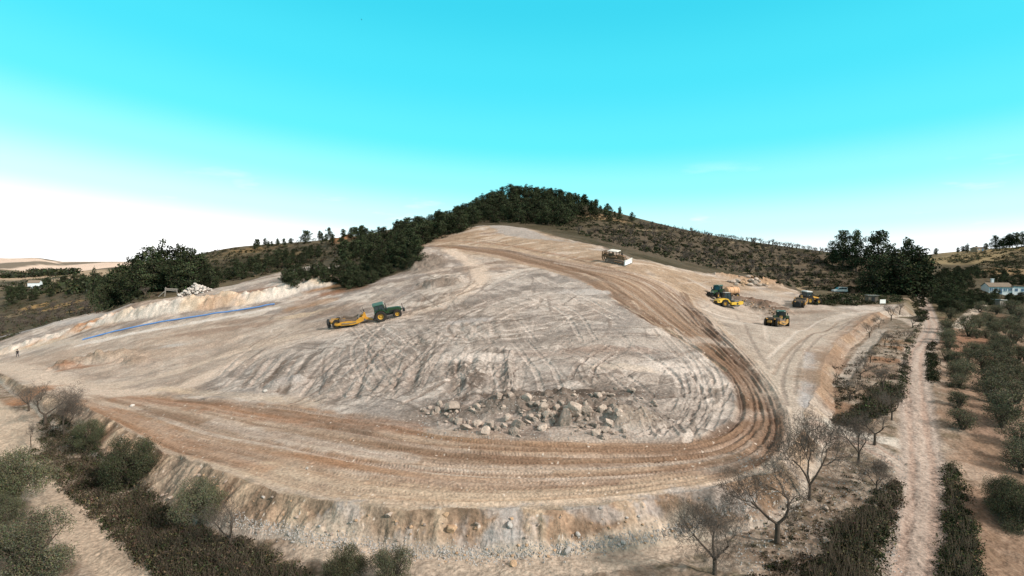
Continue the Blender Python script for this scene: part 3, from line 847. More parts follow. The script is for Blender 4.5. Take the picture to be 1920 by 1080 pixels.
vid = np.arange(NT * NR).reshape(NR, NT)
quads = np.stack([vid[:-1, :-1], vid[:-1, 1:], vid[1:, 1:], vid[1:, :-1]], -1).reshape(-1, 4)
seam = np.stack([vid[:-1, -1], vid[:-1, 0], vid[1:, 0], vid[1:, -1]], -1)       # closes the circle behind the camera
fcls = np.concatenate([CLS[:-1, :-1].ravel(), np.zeros(len(seam), np.int8)])
quads = np.vstack([quads, seam])
Vall = np.stack([GX, GY, Z], -1).reshape(-1, 3)
Call = C.reshape(-1, 3)
for k, nm in enumerate(('ground', 'graded_earth', 'haul_road', 'embankment', 'dirt_road', 'path')):
    q = quads[fcls == k]
    u, inv = np.unique(q, return_inverse=True)
    V, cc, Q = Vall[u], Call[u], inv.reshape(-1, 4)
    if k == 0:                                      # the disc right under the camera
        V = np.vstack([V, [[0, 0, hz(0, 1.6)]]])
        cc = np.vstack([cc, cc[:1]])
        first = np.searchsorted(u, vid[0])
        cap = np.stack([np.full(NT, len(V) - 1), np.roll(first, -1), first, first], 1)
        me = new_mesh(nm, V, Q, True, cc, [M_EARTH])
    else:
        me = new_mesh(nm, V, Q, True, cc, [M_EARTH])
    tag(link(nm, me), kind='structure')
# ------------------------------------------------------------ plants
def quads_at(ctr, size, rg, flat=0.0, aspect=.6):
    """randomly turned leaf-sized quads"""
    n = len(ctr)
    a = rg.normal(size=(n, 3))
    a[:, 2] *= 1 - flat
    a /= np.linalg.norm(a, axis=1)[:, None] + 1e-9
    b = np.cross(a, rg.normal(size=(n, 3)))
    b /= np.linalg.norm(b, axis=1)[:, None] + 1e-9
    s = np.broadcast_to(size, (n,))[:, None]
    a, b = a * s * .5, b * s * .5 * aspect
    V = np.stack([ctr - a - b * .35, ctr - a * .1 + b, ctr + a, ctr - a * .1 - b], 1).reshape(-1, 3)
    return V, np.arange(4 * n).reshape(n, 4)


def tubes(segs, k=5):
    """tapered tubes: segs rows = p0(3) p1(3) r0 r1"""
    s = np.asarray(segs, float).reshape(-1, 8)
    p0, p1, r0, r1 = s[:, :3], s[:, 3:6], s[:, 6], s[:, 7]
    d = p1 - p0
    d /= np.linalg.norm(d, axis=1)[:, None] + 1e-9
    ref = np.where(np.abs(d[:, 2:3]) > .9, np.array([[1., 0, 0]]), np.array([[0, 0, 1.]]))
    u = np.cross(d, ref)
    u /= np.linalg.norm(u, axis=1)[:, None] + 1e-9
    v = np.cross(d, u)
    an = np.arange(k) * 2 * PI / k
    ring = np.cos(an)[None, :, None] * u[:, None] + np.sin(an)[None, :, None] * v[:, None]
    A = p0[:, None] + ring * r0[:, None, None]
    B = p1[:, None] + ring * r1[:, None, None]
    V = np.concatenate([A, B], 1).reshape(-1, 3)
    i = np.arange(k)
    q = np.stack([i, (i + 1) % k, (i + 1) % k + k, i + k], 1)
    Q = (q[None] + (np.arange(len(s)) * 2 * k)[:, None, None]).reshape(-1, 4)
    return V, Q


def join(parts):
    """[(V, Q, colour array, material index)]"""
    Vs, Qs, Cs, Ms, o = [], [], [], [], 0
    for V, Q, c, m in parts:
        Vs.append(V)
        Qs.append(Q + o)
        Cs.append(c)
        Ms.append(np.full(len(Q), m))
        o += len(V)
    return np.vstack(Vs), np.vstack(Qs), np.vstack(Cs), np.concatenate(Ms)


M_LEAF = mat('foliage', .85, attr='Col', spec=.04, obj_var=.25)
M_BARK = mat('bark', .95, base=(.075, .058, .046), nscale=9, namt=.25, spec=.1)
M_TWIG = mat('twigs', .95, base=(.105, .085, .072), nscale=3, namt=.2, spec=.1, obj_var=.2)


def leafcol(n, per, base, rg, amp=.35):
    c = np.array(base) * (1 + amp * (rg.random((n, 1)) * 2 - 1)) * (1 + .12 * rg.normal(size=(n, 3)))
    return np.repeat(np.clip(c, .004, .5), per, 0)


def blob_cloud(rg, centres, radii, per, squash=.7, shell=.5):
    """points filling clumps, denser near their surface"""
    P = []
    for c, r in zip(centres, radii):
        n = int(per * r * r) + 12
        d = rg.normal(size=(n, 3))
        d /= np.linalg.norm(d, axis=1)[:, None]
        rad = r * (shell + (1 - shell) * rg.random(n) ** .6) * (1 + .18 * rg.normal(size=n))
        P.append(c + d * rad[:, None] * np.array([1, 1, squash]))
    return P


def make_pine(seed, h=10., wide=.28, base=.25, per=70, leaf=.42, n_cl=26, colour=(.035, .043, .022), ragged=.25):
    rg = np.random.default_rng(seed)
    cen, rad, segs = [], [], []
    lean = rg.normal(0, .03, 2)
    top = np.array([lean[0] * h, lean[1] * h, h * .9])
    pts = [np.zeros(3)] + [top * t + np.append(rg.normal(0, .02 * h, 2), 0) for t in (.35, .65, 1)]
    for i in range(3):
        segs.append([*pts[i], *pts[i + 1], .022 * h * (1 - .3 * i), .022 * h * (1 - .3 * (i + 1))])
    for i in range(n_cl):
        t = (i + rg.random()) / n_cl
        z = h * (base + (1 - base) * t * .96)
        prof = math.sin(PI * min(.97, .18 + .78 * t)) ** .7 * (1 + ragged * rg.normal())
        a = i * 2.4 + rg.normal(0, .5)
        r = h * wide * max(prof, .12) * rg.uniform(.35, 1)
        c = np.array([math.cos(a) * r + lean[0] * z, math.sin(a) * r + lean[1] * z, z + rg.normal(0, .03 * h)])
        cen.append(c)
        rad.append(h * rg.uniform(.085, .14) * (1.15 - .4 * t))
        st = np.array([lean[0] * z, lean[1] * z, z - .1 * h])
        segs.append([*st, *c, .008 * h, .003 * h])
    clouds = blob_cloud(rg, cen, rad, per, .82)
    L = []
    for P in clouds:
        V, Q = quads_at(P, leaf * rg.uniform(.75, 1.25, len(P)), rg)
        L.append((V, Q, leafcol(len(P), 4, np.array(colour) * rg.uniform(.6, 1.75), rg), 0))  # clump tones spread wide at random, putting lit variation into the leaf colour
    crown = join(L)
    tv, tq = tubes(segs, 6)
    return crown, (tv, tq)


def make_olive(seed, h=3.6, w=2.0, per=230, leaf=.15, n_cl=24, colour=(.085, .092, .062), stems=3):
    rg = np.random.default_rng(seed)
    cen, rad, segs = [], [], []
    for k in range(stems):
        a = k * 2 * PI / stems + rg.normal(0, .4)
        m = np.array([math.cos(a) * w * .16, math.sin(a) * w * .16, h * .28])
        e = np.array([math.cos(a) * w * .42, math.sin(a) * w * .42, h * .62])
        segs += [[0, 0, 0, *m, .055 * h, .04 * h], [*m, *e, .04 * h, .018 * h]]
    for i in range(n_cl):
        t = rg.random()
        z = h * (.2 + .68 * t)
        r = w * math.sqrt(max(0.05, 1 - ((z / h - .48) / .5) ** 2)) * math.sqrt(rg.random()) * .88
        a = rg.uniform(0, 2 * PI)
        c = np.array([math.cos(a) * r, math.sin(a) * r, z])
        cen.append(c)
        rad.append(h * rg.uniform(.13, .22))
        segs.append([0, 0, h * .3, *c, .012 * h, .004 * h])
    L = []
    for P in blob_cloud(rg, cen, rad, per, .85, .35):
        V, Q = quads_at(P, leaf * rg.uniform(.7, 1.3, len(P)), rg, aspect=.42)
        L.append((V, Q, leafcol(len(P), 4, np.array(colour) * rg.uniform(.75, 1.3), rg), 0))
    return join(L), tubes(segs, 6)


def make_bare(seed, levels=5, spread=.75, trunk=.2, limbs=3, lean=0., thick=.04, lop=1.0):
    """leafless almond of height about 1: trunk + limbs, and its twigs"""
    rg = np.random.default_rng(seed)
    thick_s, thin_s = [], []

    def grow(p, d, L, r, lev):
        q = p
        n = 3 if lev < 3 else 2
        for i in range(n):
            d = d + rg.normal(0, .16 + .03 * lev, 3)
            d[2] += .10
            d = d / np.linalg.norm(d)
            e = q + d * L / n
            r1 = r * .83
            (thick_s if lev < 2 else thin_s).append([*q, *e, r, r1])
            if lev < levels and (i > 0 or lev > 1):
                for _ in range(2):
                    s = np.cross(d, rg.normal(size=3))
                    s /= np.linalg.norm(s)
                    nd = d * rg.uniform(.55, .9) + s * rg.uniform(.5, .95)
                    grow(e, nd / np.linalg.norm(nd), L * rg.uniform(.5, .78), r1 * rg.uniform(.5, .7), lev + 1)
            q, r = e, max(r1, .0016)
    t = np.array([lean * trunk, 0, trunk])
    thick_s.append([0, 0, -.04, *(t * .5), thick * 1.35, thick * 1.02])
    thick_s.append([*(t * .5), *t, thick * 1.02, thick])
    for k in range(limbs):
        a = k * 2 * PI / limbs + rg.normal(0, .35)
        d = np.array([math.cos(a) * spread + lean, math.sin(a) * spread, .75])
        grow(t, d / np.linalg.norm(d), .36 * lop, thick * .7, 1)
    tv, tq = tubes(thick_s, 6)
    nv, nq = tubes(thin_s, 3)
    top = max(nv[:, 2].max(), .3)
    return (nv / top, nq), (tv / top, tq)


def one_mesh(name, crown, trunk):
    tv, tq = trunk
    V, Q, c, m = join([(crown[0], crown[1], crown[2], 0), (tv, tq, np.full((len(tv), 3), .07), 1)])
    return new_mesh(name, V, Q, False, c, [M_LEAF, M_BARK], m)


def place(name, me, x, y, z, sx, sz, rot, label, cat, group=None):
    o = link(name, me, None, (x, y, z))
    o.scale = (sx, sx, sz)
    o.rotation_euler = (0, 0, rot)
    return tag(o, label, cat, group)


def tree_thing(name, parts, x, y, z, sx, sz, rot, label, group=None, cat='tree'):
    r = link(name, None, None, (x, y, z))
    r.scale = (sx, sx, sz)
    r.rotation_euler = (0, 0, rot)
    tag(r, label, cat, group)
    for pn, me in parts:
        link(pn, me, r)
    return r


def scale_at(x, y):
    return y / FPX * 1.0        # metres per photo pixel at depth y (near enough off-axis)


def spot(px, py):
    p = hit(px, py, Z)
    return float(p[0]), float(p[1]), float(hz(p[0], p[1]))


rs = random.Random(11)
vr = np.random.default_rng(5)
# --- pines
PINE = [one_mesh('pine', *make_pine(100 + i, 10, (.24, .30, .22, .34, .27, .2)[i], (.22, .15, .3, .18, .1, .25)[i], per=46, leaf=.5, n_cl=(30, 32, 28, 34, 32, 26)[i])) for i in range(6)]
BUSHY = [one_mesh('pine', *make_pine(140 + i, 10, .34, .05, per=52, leaf=.46, n_cl=44, colour=(.032, .038, .02))) for i in range(3)]


def scatter_px(poly, n, mind, seed, ymax=400, ymin=100):
    rg = np.random.default_rng(seed)
    P = np.array(poly, float)
    out, tries = [], 0
    while len(out) < n and tries < n * 30:
        tries += 1
        x, y = rg.uniform(P[:, 0].min(), P[:, 0].max()), rg.uniform(P[:, 1].min(), P[:, 1].max())
        if not inside(np.array([x]), np.array([y]), P)[0]:
            continue
        p = hit(x, y, Z)
        if not ymin < p[1] < ymax or any((p[0] - a) ** 2 + (p[1] - b) ** 2 < mind * mind for a, b in out):
            continue
        out.append((float(p[0]), float(p[1])))
    return out


def stand(pts, meshes, hlo, hhi, name, label, cat, group, sq=(.85, 1.2)):
    for x, y in pts:
        k = rs.uniform(hlo, hhi) / 10
        place(name, rs.choice(meshes), x, y, float(hz(x, y)) - .15, k * rs.uniform(*sq), k, rs.uniform(0, 6.3), label, cat, group)


HILL = scatter_px([(785,461),(830,447),(870,432),(897,417),(960,419),(1045,424),(1085,419),(1120,403),(1090,386),(1050,376),(960,369),(900,392),(870,402),(800,424),(760,432),(740,455)], 140, 3.6, 1)
stand(HILL, PINE + BUSHY, 5.0, 7.2, 'pine_tree', 'dark green pine among those covering the wooded hilltop', 'tree', 'pines covering the hilltop', (1.15, 1.6))
stand(scatter_px([(1090,384),(1165,405),(1195,418),(1120,415)], 12, 4, 2), PINE, 3.2, 5.2, 'pine_tree', 'small pine scattered on the bare right shoulder of the wooded hill', 'tree', 'scattered pines on the right shoulder of the hill')
for px, h in ((893,6),(905,6.5),(914,6),(924,7),(934,6.5),(943,7.5),(956,8.2),(966,7),(975,7),(986,7),(997,6.5),(1008,6.6),(1018,6.4),(1030,6.6),(1042,6),(1054,6),(1066,5.8),(1078,5.6),(1094,5.2),(1118,4.6),(1140,4),(1163,3.6)):
    dx, dy, dz = ray(px, 380)
    th = math.atan2(dx, dy)
    r = RR[np.argmax(hz(RR * math.sin(th), RR * math.cos(th)) / RR * (RR < 420) + (CAMZ / RR * -1 + .0) * (RR < 420) - (RR >= 420))] - rs.uniform(0, 5)
    x, y = r * math.sin(th), r * math.cos(th)
    place('pine_tree', rs.choice(PINE + BUSHY), x, y, float(hz(x, y)) - .2, h / 7.5, h / 10.5, rs.uniform(0, 6), 'pine on the crest of the wooded hill, its crown against the sky', 'tree', 'pines along the crest of the hill')
stand(scatter_px([(693,448),(785,432),(792,455),(788,486),(730,505),(660,512),(610,505),(640,470)], 44, 3.0, 3), PINE + BUSHY, 3.8, 6.4, 'pine_tree', 'dark pine in the dense belt along the left edge of the cleared slope', 'tree', 'pines along the left edge of the cleared slope', (.9, 1.4))
stand(scatter_px([(525,532),(560,516),(630,508),(720,500),(785,478),(785,498),(718,520),(670,542),(640,545),(622,528),(575,532),(545,538)], 60, 1.6, 4, 300, 80), BUSHY, 2.0, 3.8, 'evergreen_bush', 'rounded dark evergreen bush at the foot of the pine belt', 'bush', 'evergreen bushes at the foot of the pine belt', (1.0, 1.5))
stand(scatter_px([(470,462),(530,458),(545,462),(480,470)], 9, 2, 6), PINE, 3, 5, 'pine_tree', 'small pine on the skyline of the terraced left hill', 'tree', 'small pines on the left skyline')
stand(scatter_px([(590,450),(690,440),(700,450),(600,458)], 15, 2.4, 7), PINE, 4, 6, 'pine_tree', 'pine on the left skyline between the lone tall pine and the wood', 'tree', 'pines on the skyline left of the wood')
stand(scatter_px([(390,535),(420,505),(520,480),(600,475),(600,490),(520,508),(450,525)], 34, 3, 8), BUSHY, 2.4, 4.6, 'evergreen_bush', 'dark rounded bush on the terraced left hillside', 'bush', 'dark bushes on the left hillside', (1.0, 1.5))


def pine_px(px, base, top, wpx, label, group=None, me=None, dpt=None):
    x, y, z = spot(px, base)
    if dpt:
        x, y = x * dpt / y, dpt
        z = float(hz(x, y))
    m = y / FPX
    _, ty, tz = ray(px, top)
    h, w = CAMZ + tz / ty * y - z, wpx * m
    return place('pine_tree', me or rs.choice(PINE), x, y, z - .2, w / 6.2, h / 10, rs.uniform(0, 6), label, 'tree', group)


pine_px(572, 457, 430, 26, 'lone taller pine standing on the left skyline above the scrub', me=PINE[1])
pine_px(546, 458, 446, 12, 'small round pine just left of the lone tall skyline pine')
# the big clump on the left, individual crowns
for i, (px, b, t, w) in enumerate(((208,545,496,44),(228,543,482,46),(248,540,470,50),(262,538,458,52),(282,537,452,54),(300,536,449,52),(318,536,451,54),(336,537,453,54),(354,538,456,50),(372,540,468,46),(386,540,486,34),
                                   (220,549,502,40),(240,550,490,44),(262,550,482,46),(284,550,476,48),(306,549,474,50),(330,546,476,50),(352,544,482,46),(374,543,494,40),(200,546,512,30),(186,548,522,24),(392,540,500,26),(310,552,502,40),(270,552,505,38),(236,552,515,34))):
    pine_px(px + 6, b, t + 9, w * .92, 'tall dark pine in the dense clump left of the white rock heap', 'pines in the dense clump on the left', BUSHY[i % 3] if i > 10 else (PINE + BUSHY)[i % 9], 172 - (12 if i > 10 else 0) + (i % 4) * 2)
pine_px(176, 549, 504, 20, 'small round-headed pine standing apart at the left of the dense clump', me=PINE[3], dpt=190)
TALL = [one_mesh('pine', *make_pine(170 + i, 10, .30, .2, per=80, leaf=.38, n_cl=42, ragged=.35)) for i in range(4)]
for i, (px, b, t, w, d, lb) in enumerate(((1579,480,431,42,225,'tall ragged pine, leftmost of the skyline row beside the lane'), (1606,480,434,36,222,'narrow tall pine second from the left in the skyline row by the lane'), (1643,488,433,58,215,'broadest tall pine of the skyline row above the lane'),
                                          (1702,520,445,44,196,'pine with a lighter pointed top at the right end of the skyline row'), (1562,478,462,22,228,'low bushy pine at the left foot of the skyline row'))):
    pine_px(px, b, t, w, lb, None, TALL[i % 4], d)
for i, (px, b, t, w) in enumerate(((1690,548,466,70),(1718,545,464,62),(1660,540,478,60),(1640,535,490,50),(1705,552,486,66),(1735,548,484,44),(1680,552,500,60),(1655,548,505,50))):
    pine_px(px, b, t, w, 'dark spreading pine in the shady group at the head of the lane', 'pines massed at the head of the lane', BUSHY[i % 3], 178 + (i % 3) * 4)
stand(scatter_px([(1748,540),(1770,520),(1830,512),(1920,515),(1920,535),(1840,535),(1800,560),(1770,585),(1752,570)], 42, 3, 9, 500, 60), BUSHY, 3.5, 6.5, 'evergreen_tree', 'dark round evergreen in the valley wood beside the white house', 'tree', 'evergreens in the valley wood', (1.0, 1.5))
stand(scatter_px([(1765,560),(1850,556),(1920,558),(1920,572),(1850,572),(1790,590),(1765,590)], 34, 2, 10, 400, 60), BUSHY, 2.4, 3.6, 'evergreen_bush', 'dark hedge-like bush in front of the white house', 'bush', 'dark bushes in front of the white house', (1.3, 1.8))
for px, b, h in ((1755,479,5),(1795,476,4.5),(1806,475,5),(1814,475,6),(1848,470,5),(1866,466,9),(1880,464,7),(1893,461,9),(1906,457,10),(1915,454,10),(1899,460,8),(1886,463,8),(1830,472,4),(1874,466,6)):
    x, y, z = spot(px, b)
    place('pine_tree', rs.choice(PINE), x, y, z - .2, h / 9, h / 10, rs.uniform(0, 6), 'small pine dotted along the far right skyline', 'tree', 'pines on the far right skyline')
stand(scatter_px([(10,548),(140,515),(200,530),(195,548),(100,556),(20,575)], 40, 5, 12, 1200, 150), BUSHY, 3, 6, 'evergreen_tree', 'dark round tree in the left valley round the small white house', 'tree', 'trees in the left valley', (1.0, 1.6))
# --- bare orchard trees on the far slopes
BAREF = []
for i in range(5):
    (nv, nq), (tv, tq) = make_bare(300 + i, 4, .8, .22, 3, thick=.062)
    V, Q, c, m = join([(nv, nq, np.full((len(nv), 3), .1), 0), (tv, tq, np.full((len(tv), 3), .1), 1)])
    V = V * 1.0
    BAREF.append(new_mesh('almond', V, Q, False, None, [M_TWIG, M_BARK], m))


def bare_far(x, y, h, label, group):
    place('almond_tree', rs.choice(BAREF), x, y, float(hz(x, y)) - .05, h * rs.uniform(.9, 1.25), h, rs.uniform(0, 6), label, 'tree', group)


for px in np.arange(1200, 1556, 7.5):
    px = px + rs.uniform(-2, 2)
    base = np.interp(px, [1200, 1250, 1350, 1450, 1560], [424, 430, 446, 460, 475]) + rs.uniform(0, 3)
    x, y, z = spot(px, base)
    bare_far(x, y, rs.uniform(2.3, 3.4), 'leafless almond tree in the row along the right skyline', 'leafless almonds along the right skyline')
for x, y in scatter_px([(1060,432),(1200,428),(1540,476),(1560,545),(1480,535),(1300,494),(1190,470),(1120,448)], 120, 3.5, 20):
    bare_far(x, y, rs.uniform(2.2, 3.2), 'leafless almond tree on the terraced hillside right of the cleared slope', 'leafless almonds on the terraced hillside')
for x, y in scatter_px([(0,600),(60,582),(180,560),(290,552),(200,578),(60,612),(0,628)], 60, 4, 21, 500, 90):
    bare_far(x, y, rs.uniform(2.2, 3.0), 'leafless almond tree in the orchard rows at the far left', 'leafless almonds at the far left')
# --- nearer bare trees, one by one
BN = [make_bare(400 + i, 6 if i < 4 else 5, (.8, .62, .9, .7, .8, .6)[i], (.2, .16, .24, .2, .26, .3)[i], (3, 3, 2, 4, 3, 2)[i], thick=(.022, .02, .026, .019, .026, .032)[i]) for i in range(6)]
BNM = [(new_mesh('twigs', nv, nq, False, None, [M_TWIG]), new_mesh('trunk', tv, tq, True, None, [M_BARK])) for (nv, nq), (tv, tq) in BN]


def bare_near(px, base, top, k, wide, label, name='almond_tree', rot=None, group=None):
    x, y, z = spot(px, base)
    h = (base - top) * math.hypot(x, y) / FPX * 1.05 / math.cos(math.atan2(base - HORIZON, FPX)) * .93
    return tree_thing(name, [('trunk', BNM[k][1]), ('crown', BNM[k][0])], x, y, z - .03, h * wide, h, rs.uniform(0, 6) if rot is None else rot, label, group)


bare_near(1340, 1078, 935, 0, 1.15, 'spreading leafless almond tree at the bottom edge, right of the gravel path')
bare_near(1457, 1018, 878, 2, 1.1, 'leafless almond with a thick forked trunk on the stony slope below the bend')
bare_near(1518, 938, 785, 1, .72, 'tallest and densest leafless tree, at the outer edge of the haul road bend')
bare_near(1610, 868, 782, 0, 1.0, 'leafless almond between the two pale side tracks near the lane', rot=1.0)
bare_near(1643, 925, 862, 3, .9, 'small bushy leafless tree on the scrubby bank beside the lane')
bare_near(1640, 834, 772, 5, 1.0, 'leaning dark bare trunk just behind the almond between the side tracks')
bare_near(1672, 788, 735, 4, .9, 'thin leafless tree close to the left edge of the lane')
bare_near(1655, 731, 686, 4, 1.1, 'leafless almond in the scrub where the lane straightens')
bare_near(1594, 751, 712, 5, 1.1, 'crooked bare trunk on the grassy strip below the apron edge')
bare_near(1613, 712, 676, 5, 1.0, 'pruned black almond stump with few branches above the pale lower strip')
for i, (px, b, t) in enumerate(((1671,601,570),(1687,590,568),(1630,633,604),(1648,615,592),(1659,648,622),(1632,680,655),(1711,615,590),(1620,692,668),(1700,640,618),(1680,660,638),(1690,700,672))):
    bare_near(px, b, t, (4, 5, 4, 2)[i % 4], 1.0, 'pruned leafless almond on the earth strip between apron and lane', group='pruned almonds between apron and lane')
bare_near(85, 797, 730, 2, 1.2, 'gnarled leafless almond with dark trunk at the left foot of the bank')
bare_near(54, 771, 728, 4, 1.1, 'small leafless almond beside the gnarled one, farthest left')
bare_near(120, 822, 752, 0, .9, 'upright leafless almond beside the dark ditch scrub on the left')
bare_near(58, 838, 800, 5, .5, 'thin leafless sapling standing alone beside the pale left track')
bare_near(432, 1033, 942, 4, 1.0, 'thin leafless tree on the rubble below the bank, right of the ditch olives')
# --- olives
OLF = [one_mesh('olive', *make_olive(500 + i, 3.4, 1.9, per=260, leaf=.15, n_cl=36, colour=(.095, .09, .058))) for i in range(5)]
OLN = []
for i in range(4):
    (V, Q, c, m), (tv, tq) = make_olive(520 + i, 3.8, 2.1, per=1300, leaf=.095, n_cl=46, colour=((.082, .08, .048), (.09, .086, .056), (.056, .058, .034), (.088, .086, .054))[i])
    OLN.append((new_mesh('olive_crown', V, Q, False, c, [M_LEAF]), new_mesh('olive_trunk', tv, tq, True, None, [M_BARK])))


def olive(px, cy, rpx, label, near=None, group=None):
    """crown centre and radius in pixels"""
    base = cy + rpx * .95
    x, y, z = spot(px, min(base, 1180))
    m = math.hypot(x, y) / FPX
    k = rpx * m / (2.2 if near is not None else 1.75)
    if near is None:
        return place('olive_tree', rs.choice(OLF), x, y, z - .25, k * rs.uniform(.92, 1.08), k * rs.uniform(.82, .98), rs.uniform(0, 6), label, 'tree', group)
    return tree_thing('olive_tree', [('trunk', OLN[near][1]), ('crown', OLN[near][0])], x, y, z - .1, k, k, rs.uniform(0, 6), label, group)


for px, cy, r, k, lb in ((22,905,50,0,'grey-green olive at the left edge beside the pale track'), (58,1035,62,1,'big olive in the bottom left corner of the view'), (2,962,30,3,'olive half out of view at the left edge between two others'), (244,866,46,2,'dense dark olive at the foot of the bank left of centre ditch'), (376,935,44,3,'olive with pale trunk at the lower end of the ditch'),
                         (168,815,26,2,'small olive among bare almonds at the top of the ditch'), (650,1050,42,0,'olive at the bottom edge, left one of the touching pair'), (735,1062,52,1,'olive at the bottom edge, right one of the touching pair'),
                         (1910,955,40,0,'large olive at the right edge, nearest to the stony clearing'), (1888,930,34,3,'olive leaning over the stony clearing by the right edge')):
    olive(px, cy, r, lb, k)
GROVE = ((1781,587,12),(1793,575,11),(1778,608,12),(1775,632,13),(1778,645,13),(1775,664,13),(1816,617,14),(1825,599,11),(1795,673,13),(1794,691,14),(1822,655,14),(1838,658,13),(1843,680,19),(1864,635,12),(1867,655,13),(1884,667,14),(1896,688,15),(1852,599,12),(1867,617,12),(1884,614,12),(1896,605,12),
         (1902,632,13),(1914,623,12),(1911,661,14),(1837,575,11),(1896,578,12),(1792,695,14),(1799,713,15),(1797,747,16),(1805,784,22),(1855,713,24),(1881,702,20),(1884,765,30),(1907,735,22),(1912,815,24),(1918,862,28),(1868,580,10),(1910,590,11),(1858,735,20),(1918,700,16),(1875,640,11),(1890,650,12),(1850,625,10))
for px, cy, r in GROVE:
    olive(px, cy, r, 'grey-green olive tree in the grove right of the lane', None, 'olive trees in the grove right of the lane')


stand(scatter_px([(1772,600),(1830,582),(1925,590),(1925,900),(1890,860),(1850,780),(1800,720),(1775,680)], 22, 4.2, 31, 130, 35), OLF, 5.4, 7.2, 'olive_tree', 'grey-green olive tree in the grove right of the lane', 'tree', 'olive trees in the grove right of the lane', (.9, 1.15))


# --- scrub, hedges and ditch growth: masses nobody could count
def scrub(name, poly, n, rlo, rhi, leaf, colours, seed, per=36, twig=0., hh=.75, ymax=450, label=None, gap=3., steps=None):
    rg = np.random.default_rng(seed)
    P = np.array(poly, float)
    xs = []
    while len(xs) < n:
        x, y = rg.uniform(P[:, 0].min(), P[:, 0].max()), rg.uniform(P[:, 1].min(), P[:, 1].max())
        if inside(np.array([x]), np.array([y]), P)[0]:
            p = hit(x, y, Z)
            if p[1] < ymax and vnoise(np.array([p[0] / gap]), np.array([p[1] / gap]), seed)[0] > .3 * rg.random() + .12 and (steps is None or rg.random() < .16 or hz(p[0], p[1], steps) > .60):
                xs.append(p)
    xs = np.array(xs)
    zs = hz(xs[:, 0], xs[:, 1])
    L = []
    tw = []
    for (x, y), z in zip(xs, zs):
        r = rg.uniform(rlo, rhi)
        d = rg.normal(size=(per, 3))
        d /= np.linalg.norm(d, axis=1)[:, None]
        d[:, 2] = np.abs(d[:, 2])
        ctr = np.array([x, y, z - .1 * r]) + d * (r * (.35 + .65 * rg.random(per) ** .5))[:, None] * np.array([1, 1, hh])
        V, Q = quads_at(ctr, leaf * rg.uniform(.6, 1.4, per), rg)
        L.append((V, Q, leafcol(per, 4, np.array(colours[rg.integers(len(colours))]) * rg.uniform(.7, 1.35), rg), 0))
        if rg.random() < twig:
            for _ in range(7):
                e = np.array([rg.normal(0, .35), rg.normal(0, .35), 1]) * r * rg.uniform(.8, 1.7)
                tw.append([x, y, z, *(np.array([x, y, z]) + e), .012, .004])
    V, Q, c, m = join(L)
    if tw:
        tv, tq = tubes(tw, 3)
        tq = tq + len(V)
        V, Q, c = np.vstack([V, tv]), np.vstack([Q, tq]), np.vstack([c, np.tile([.085, .066, .05], (len(tv), 1))])
    return tag(link(name, new_mesh(name, V, Q, False, c, [M_LEAF])), label, None, None, 'stuff')


DG, BG, GG, DB = (.022, .026, .012), (.042, .041, .023), (.04, .043, .027), (.062, .048, .032)
scrub('scrub', [(1040,428),(1250,432),(1560,477),(1700,496),(1690,553),(1560,547),(1500,543),(1400,515),(1300,495),(1200,470),(1130,452)], 2300, .5, 1.2, .40, [DG, DG, BG, (.035, .042, .022), GG], 1, 30, steps=fr_, label='low dark scrub over the terraced hillside')
scrub('scrub', [(380,470),(520,460),(640,450),(780,440),(785,480),(700,490),(600,495),(450,525),(390,535)], 1000, .5, 1.6, .45, [DG, DG, BG, DB], 2, 26)
scrub('scrub', [(0,575),(150,552),(310,550),(210,582),(90,606),(0,640)], 420, .4, 1.3, .4, [BG, DB, GG], 3, 24)
scrub('scrub', [(700,450),(790,430),(870,405),(900,390),(960,371),(1050,378),(1110,395),(1120,408),(1050,424),(960,420),(897,418),(870,434),(785,462),(740,470)], 900, .9, 2.2, .5, [DG], 21, 26, gap=1.)
scrub('scrub', [(1030,424),(1120,400),(1200,420),(1260,430),(1150,430)], 240, .5, 1.3, .45, [DG, BG], 4, 24)
scrub('undergrowth', [(52,852),(90,812),(130,815),(200,852),(262,908),(330,968),(400,1004),(470,1024),(560,1080),(600,1120),(330,1120),(200,990),(115,915)], 1500, .3, .75, .13, [DG, BG, (.045, .05, .025), DB, DB, (.10, .082, .052)], 5, 62, .6, 1.0, label='dark tangle filling the ditch', gap=.5)
scrub('undergrowth', [(62,800),(110,772),(150,800),(200,850),(110,830)], 120, .3, .7, .14, [DG, BG, DB], 15, 50, .5)
scrub('undergrowth', [(1550,1050),(1572,990),(1604,965),(1640,958),(1664,990),(1645,1060),(1630,1130),(1500,1130)], 380, .3, .95, .13, [DG, BG, (.045, .045, .025), (.10, .085, .05)], 6, 62, .5, .9, gap=1.6)
scrub('undergrowth', [(1615,960),(1650,915),(1688,900),(1692,945),(1668,1000),(1640,1000)], 110, .2, .6, .12, [DG, BG, DB], 22, 50, .4, .8, gap=1.)
scrub('undergrowth', [(1400,1080),(1500,1040),(1560,1060),(1500,1130),(1400,1130)], 80, .2, .55, .12, [DG, BG, DB], 23, 50, .4, .8, gap=1.)
scrub('hedge', [(1772,868),(1786,866),(1812,935),(1830,1010),(1834,1120),(1768,1120),(1776,960)], 430, .18, .72, .11, [DG, (.035, .045, .02), BG, (.085, .075, .042)], 7, 62, .3, .9, gap=.9)
scrub('undergrowth', [(1560,792),(1600,766),(1640,726),(1686,694),(1698,640),(1722,603),(1728,610),(1704,662),(1694,742),(1660,775),(1600,802)], 420, .3, .8, .16, [DG, BG, DB, (.05, .06, .03)], 8, 44, .3)
scrub('undergrowth', [(1738,650),(1752,640),(1758,715),(1744,728)], 150, .3, .7, .16, [DG, BG], 9, 44)
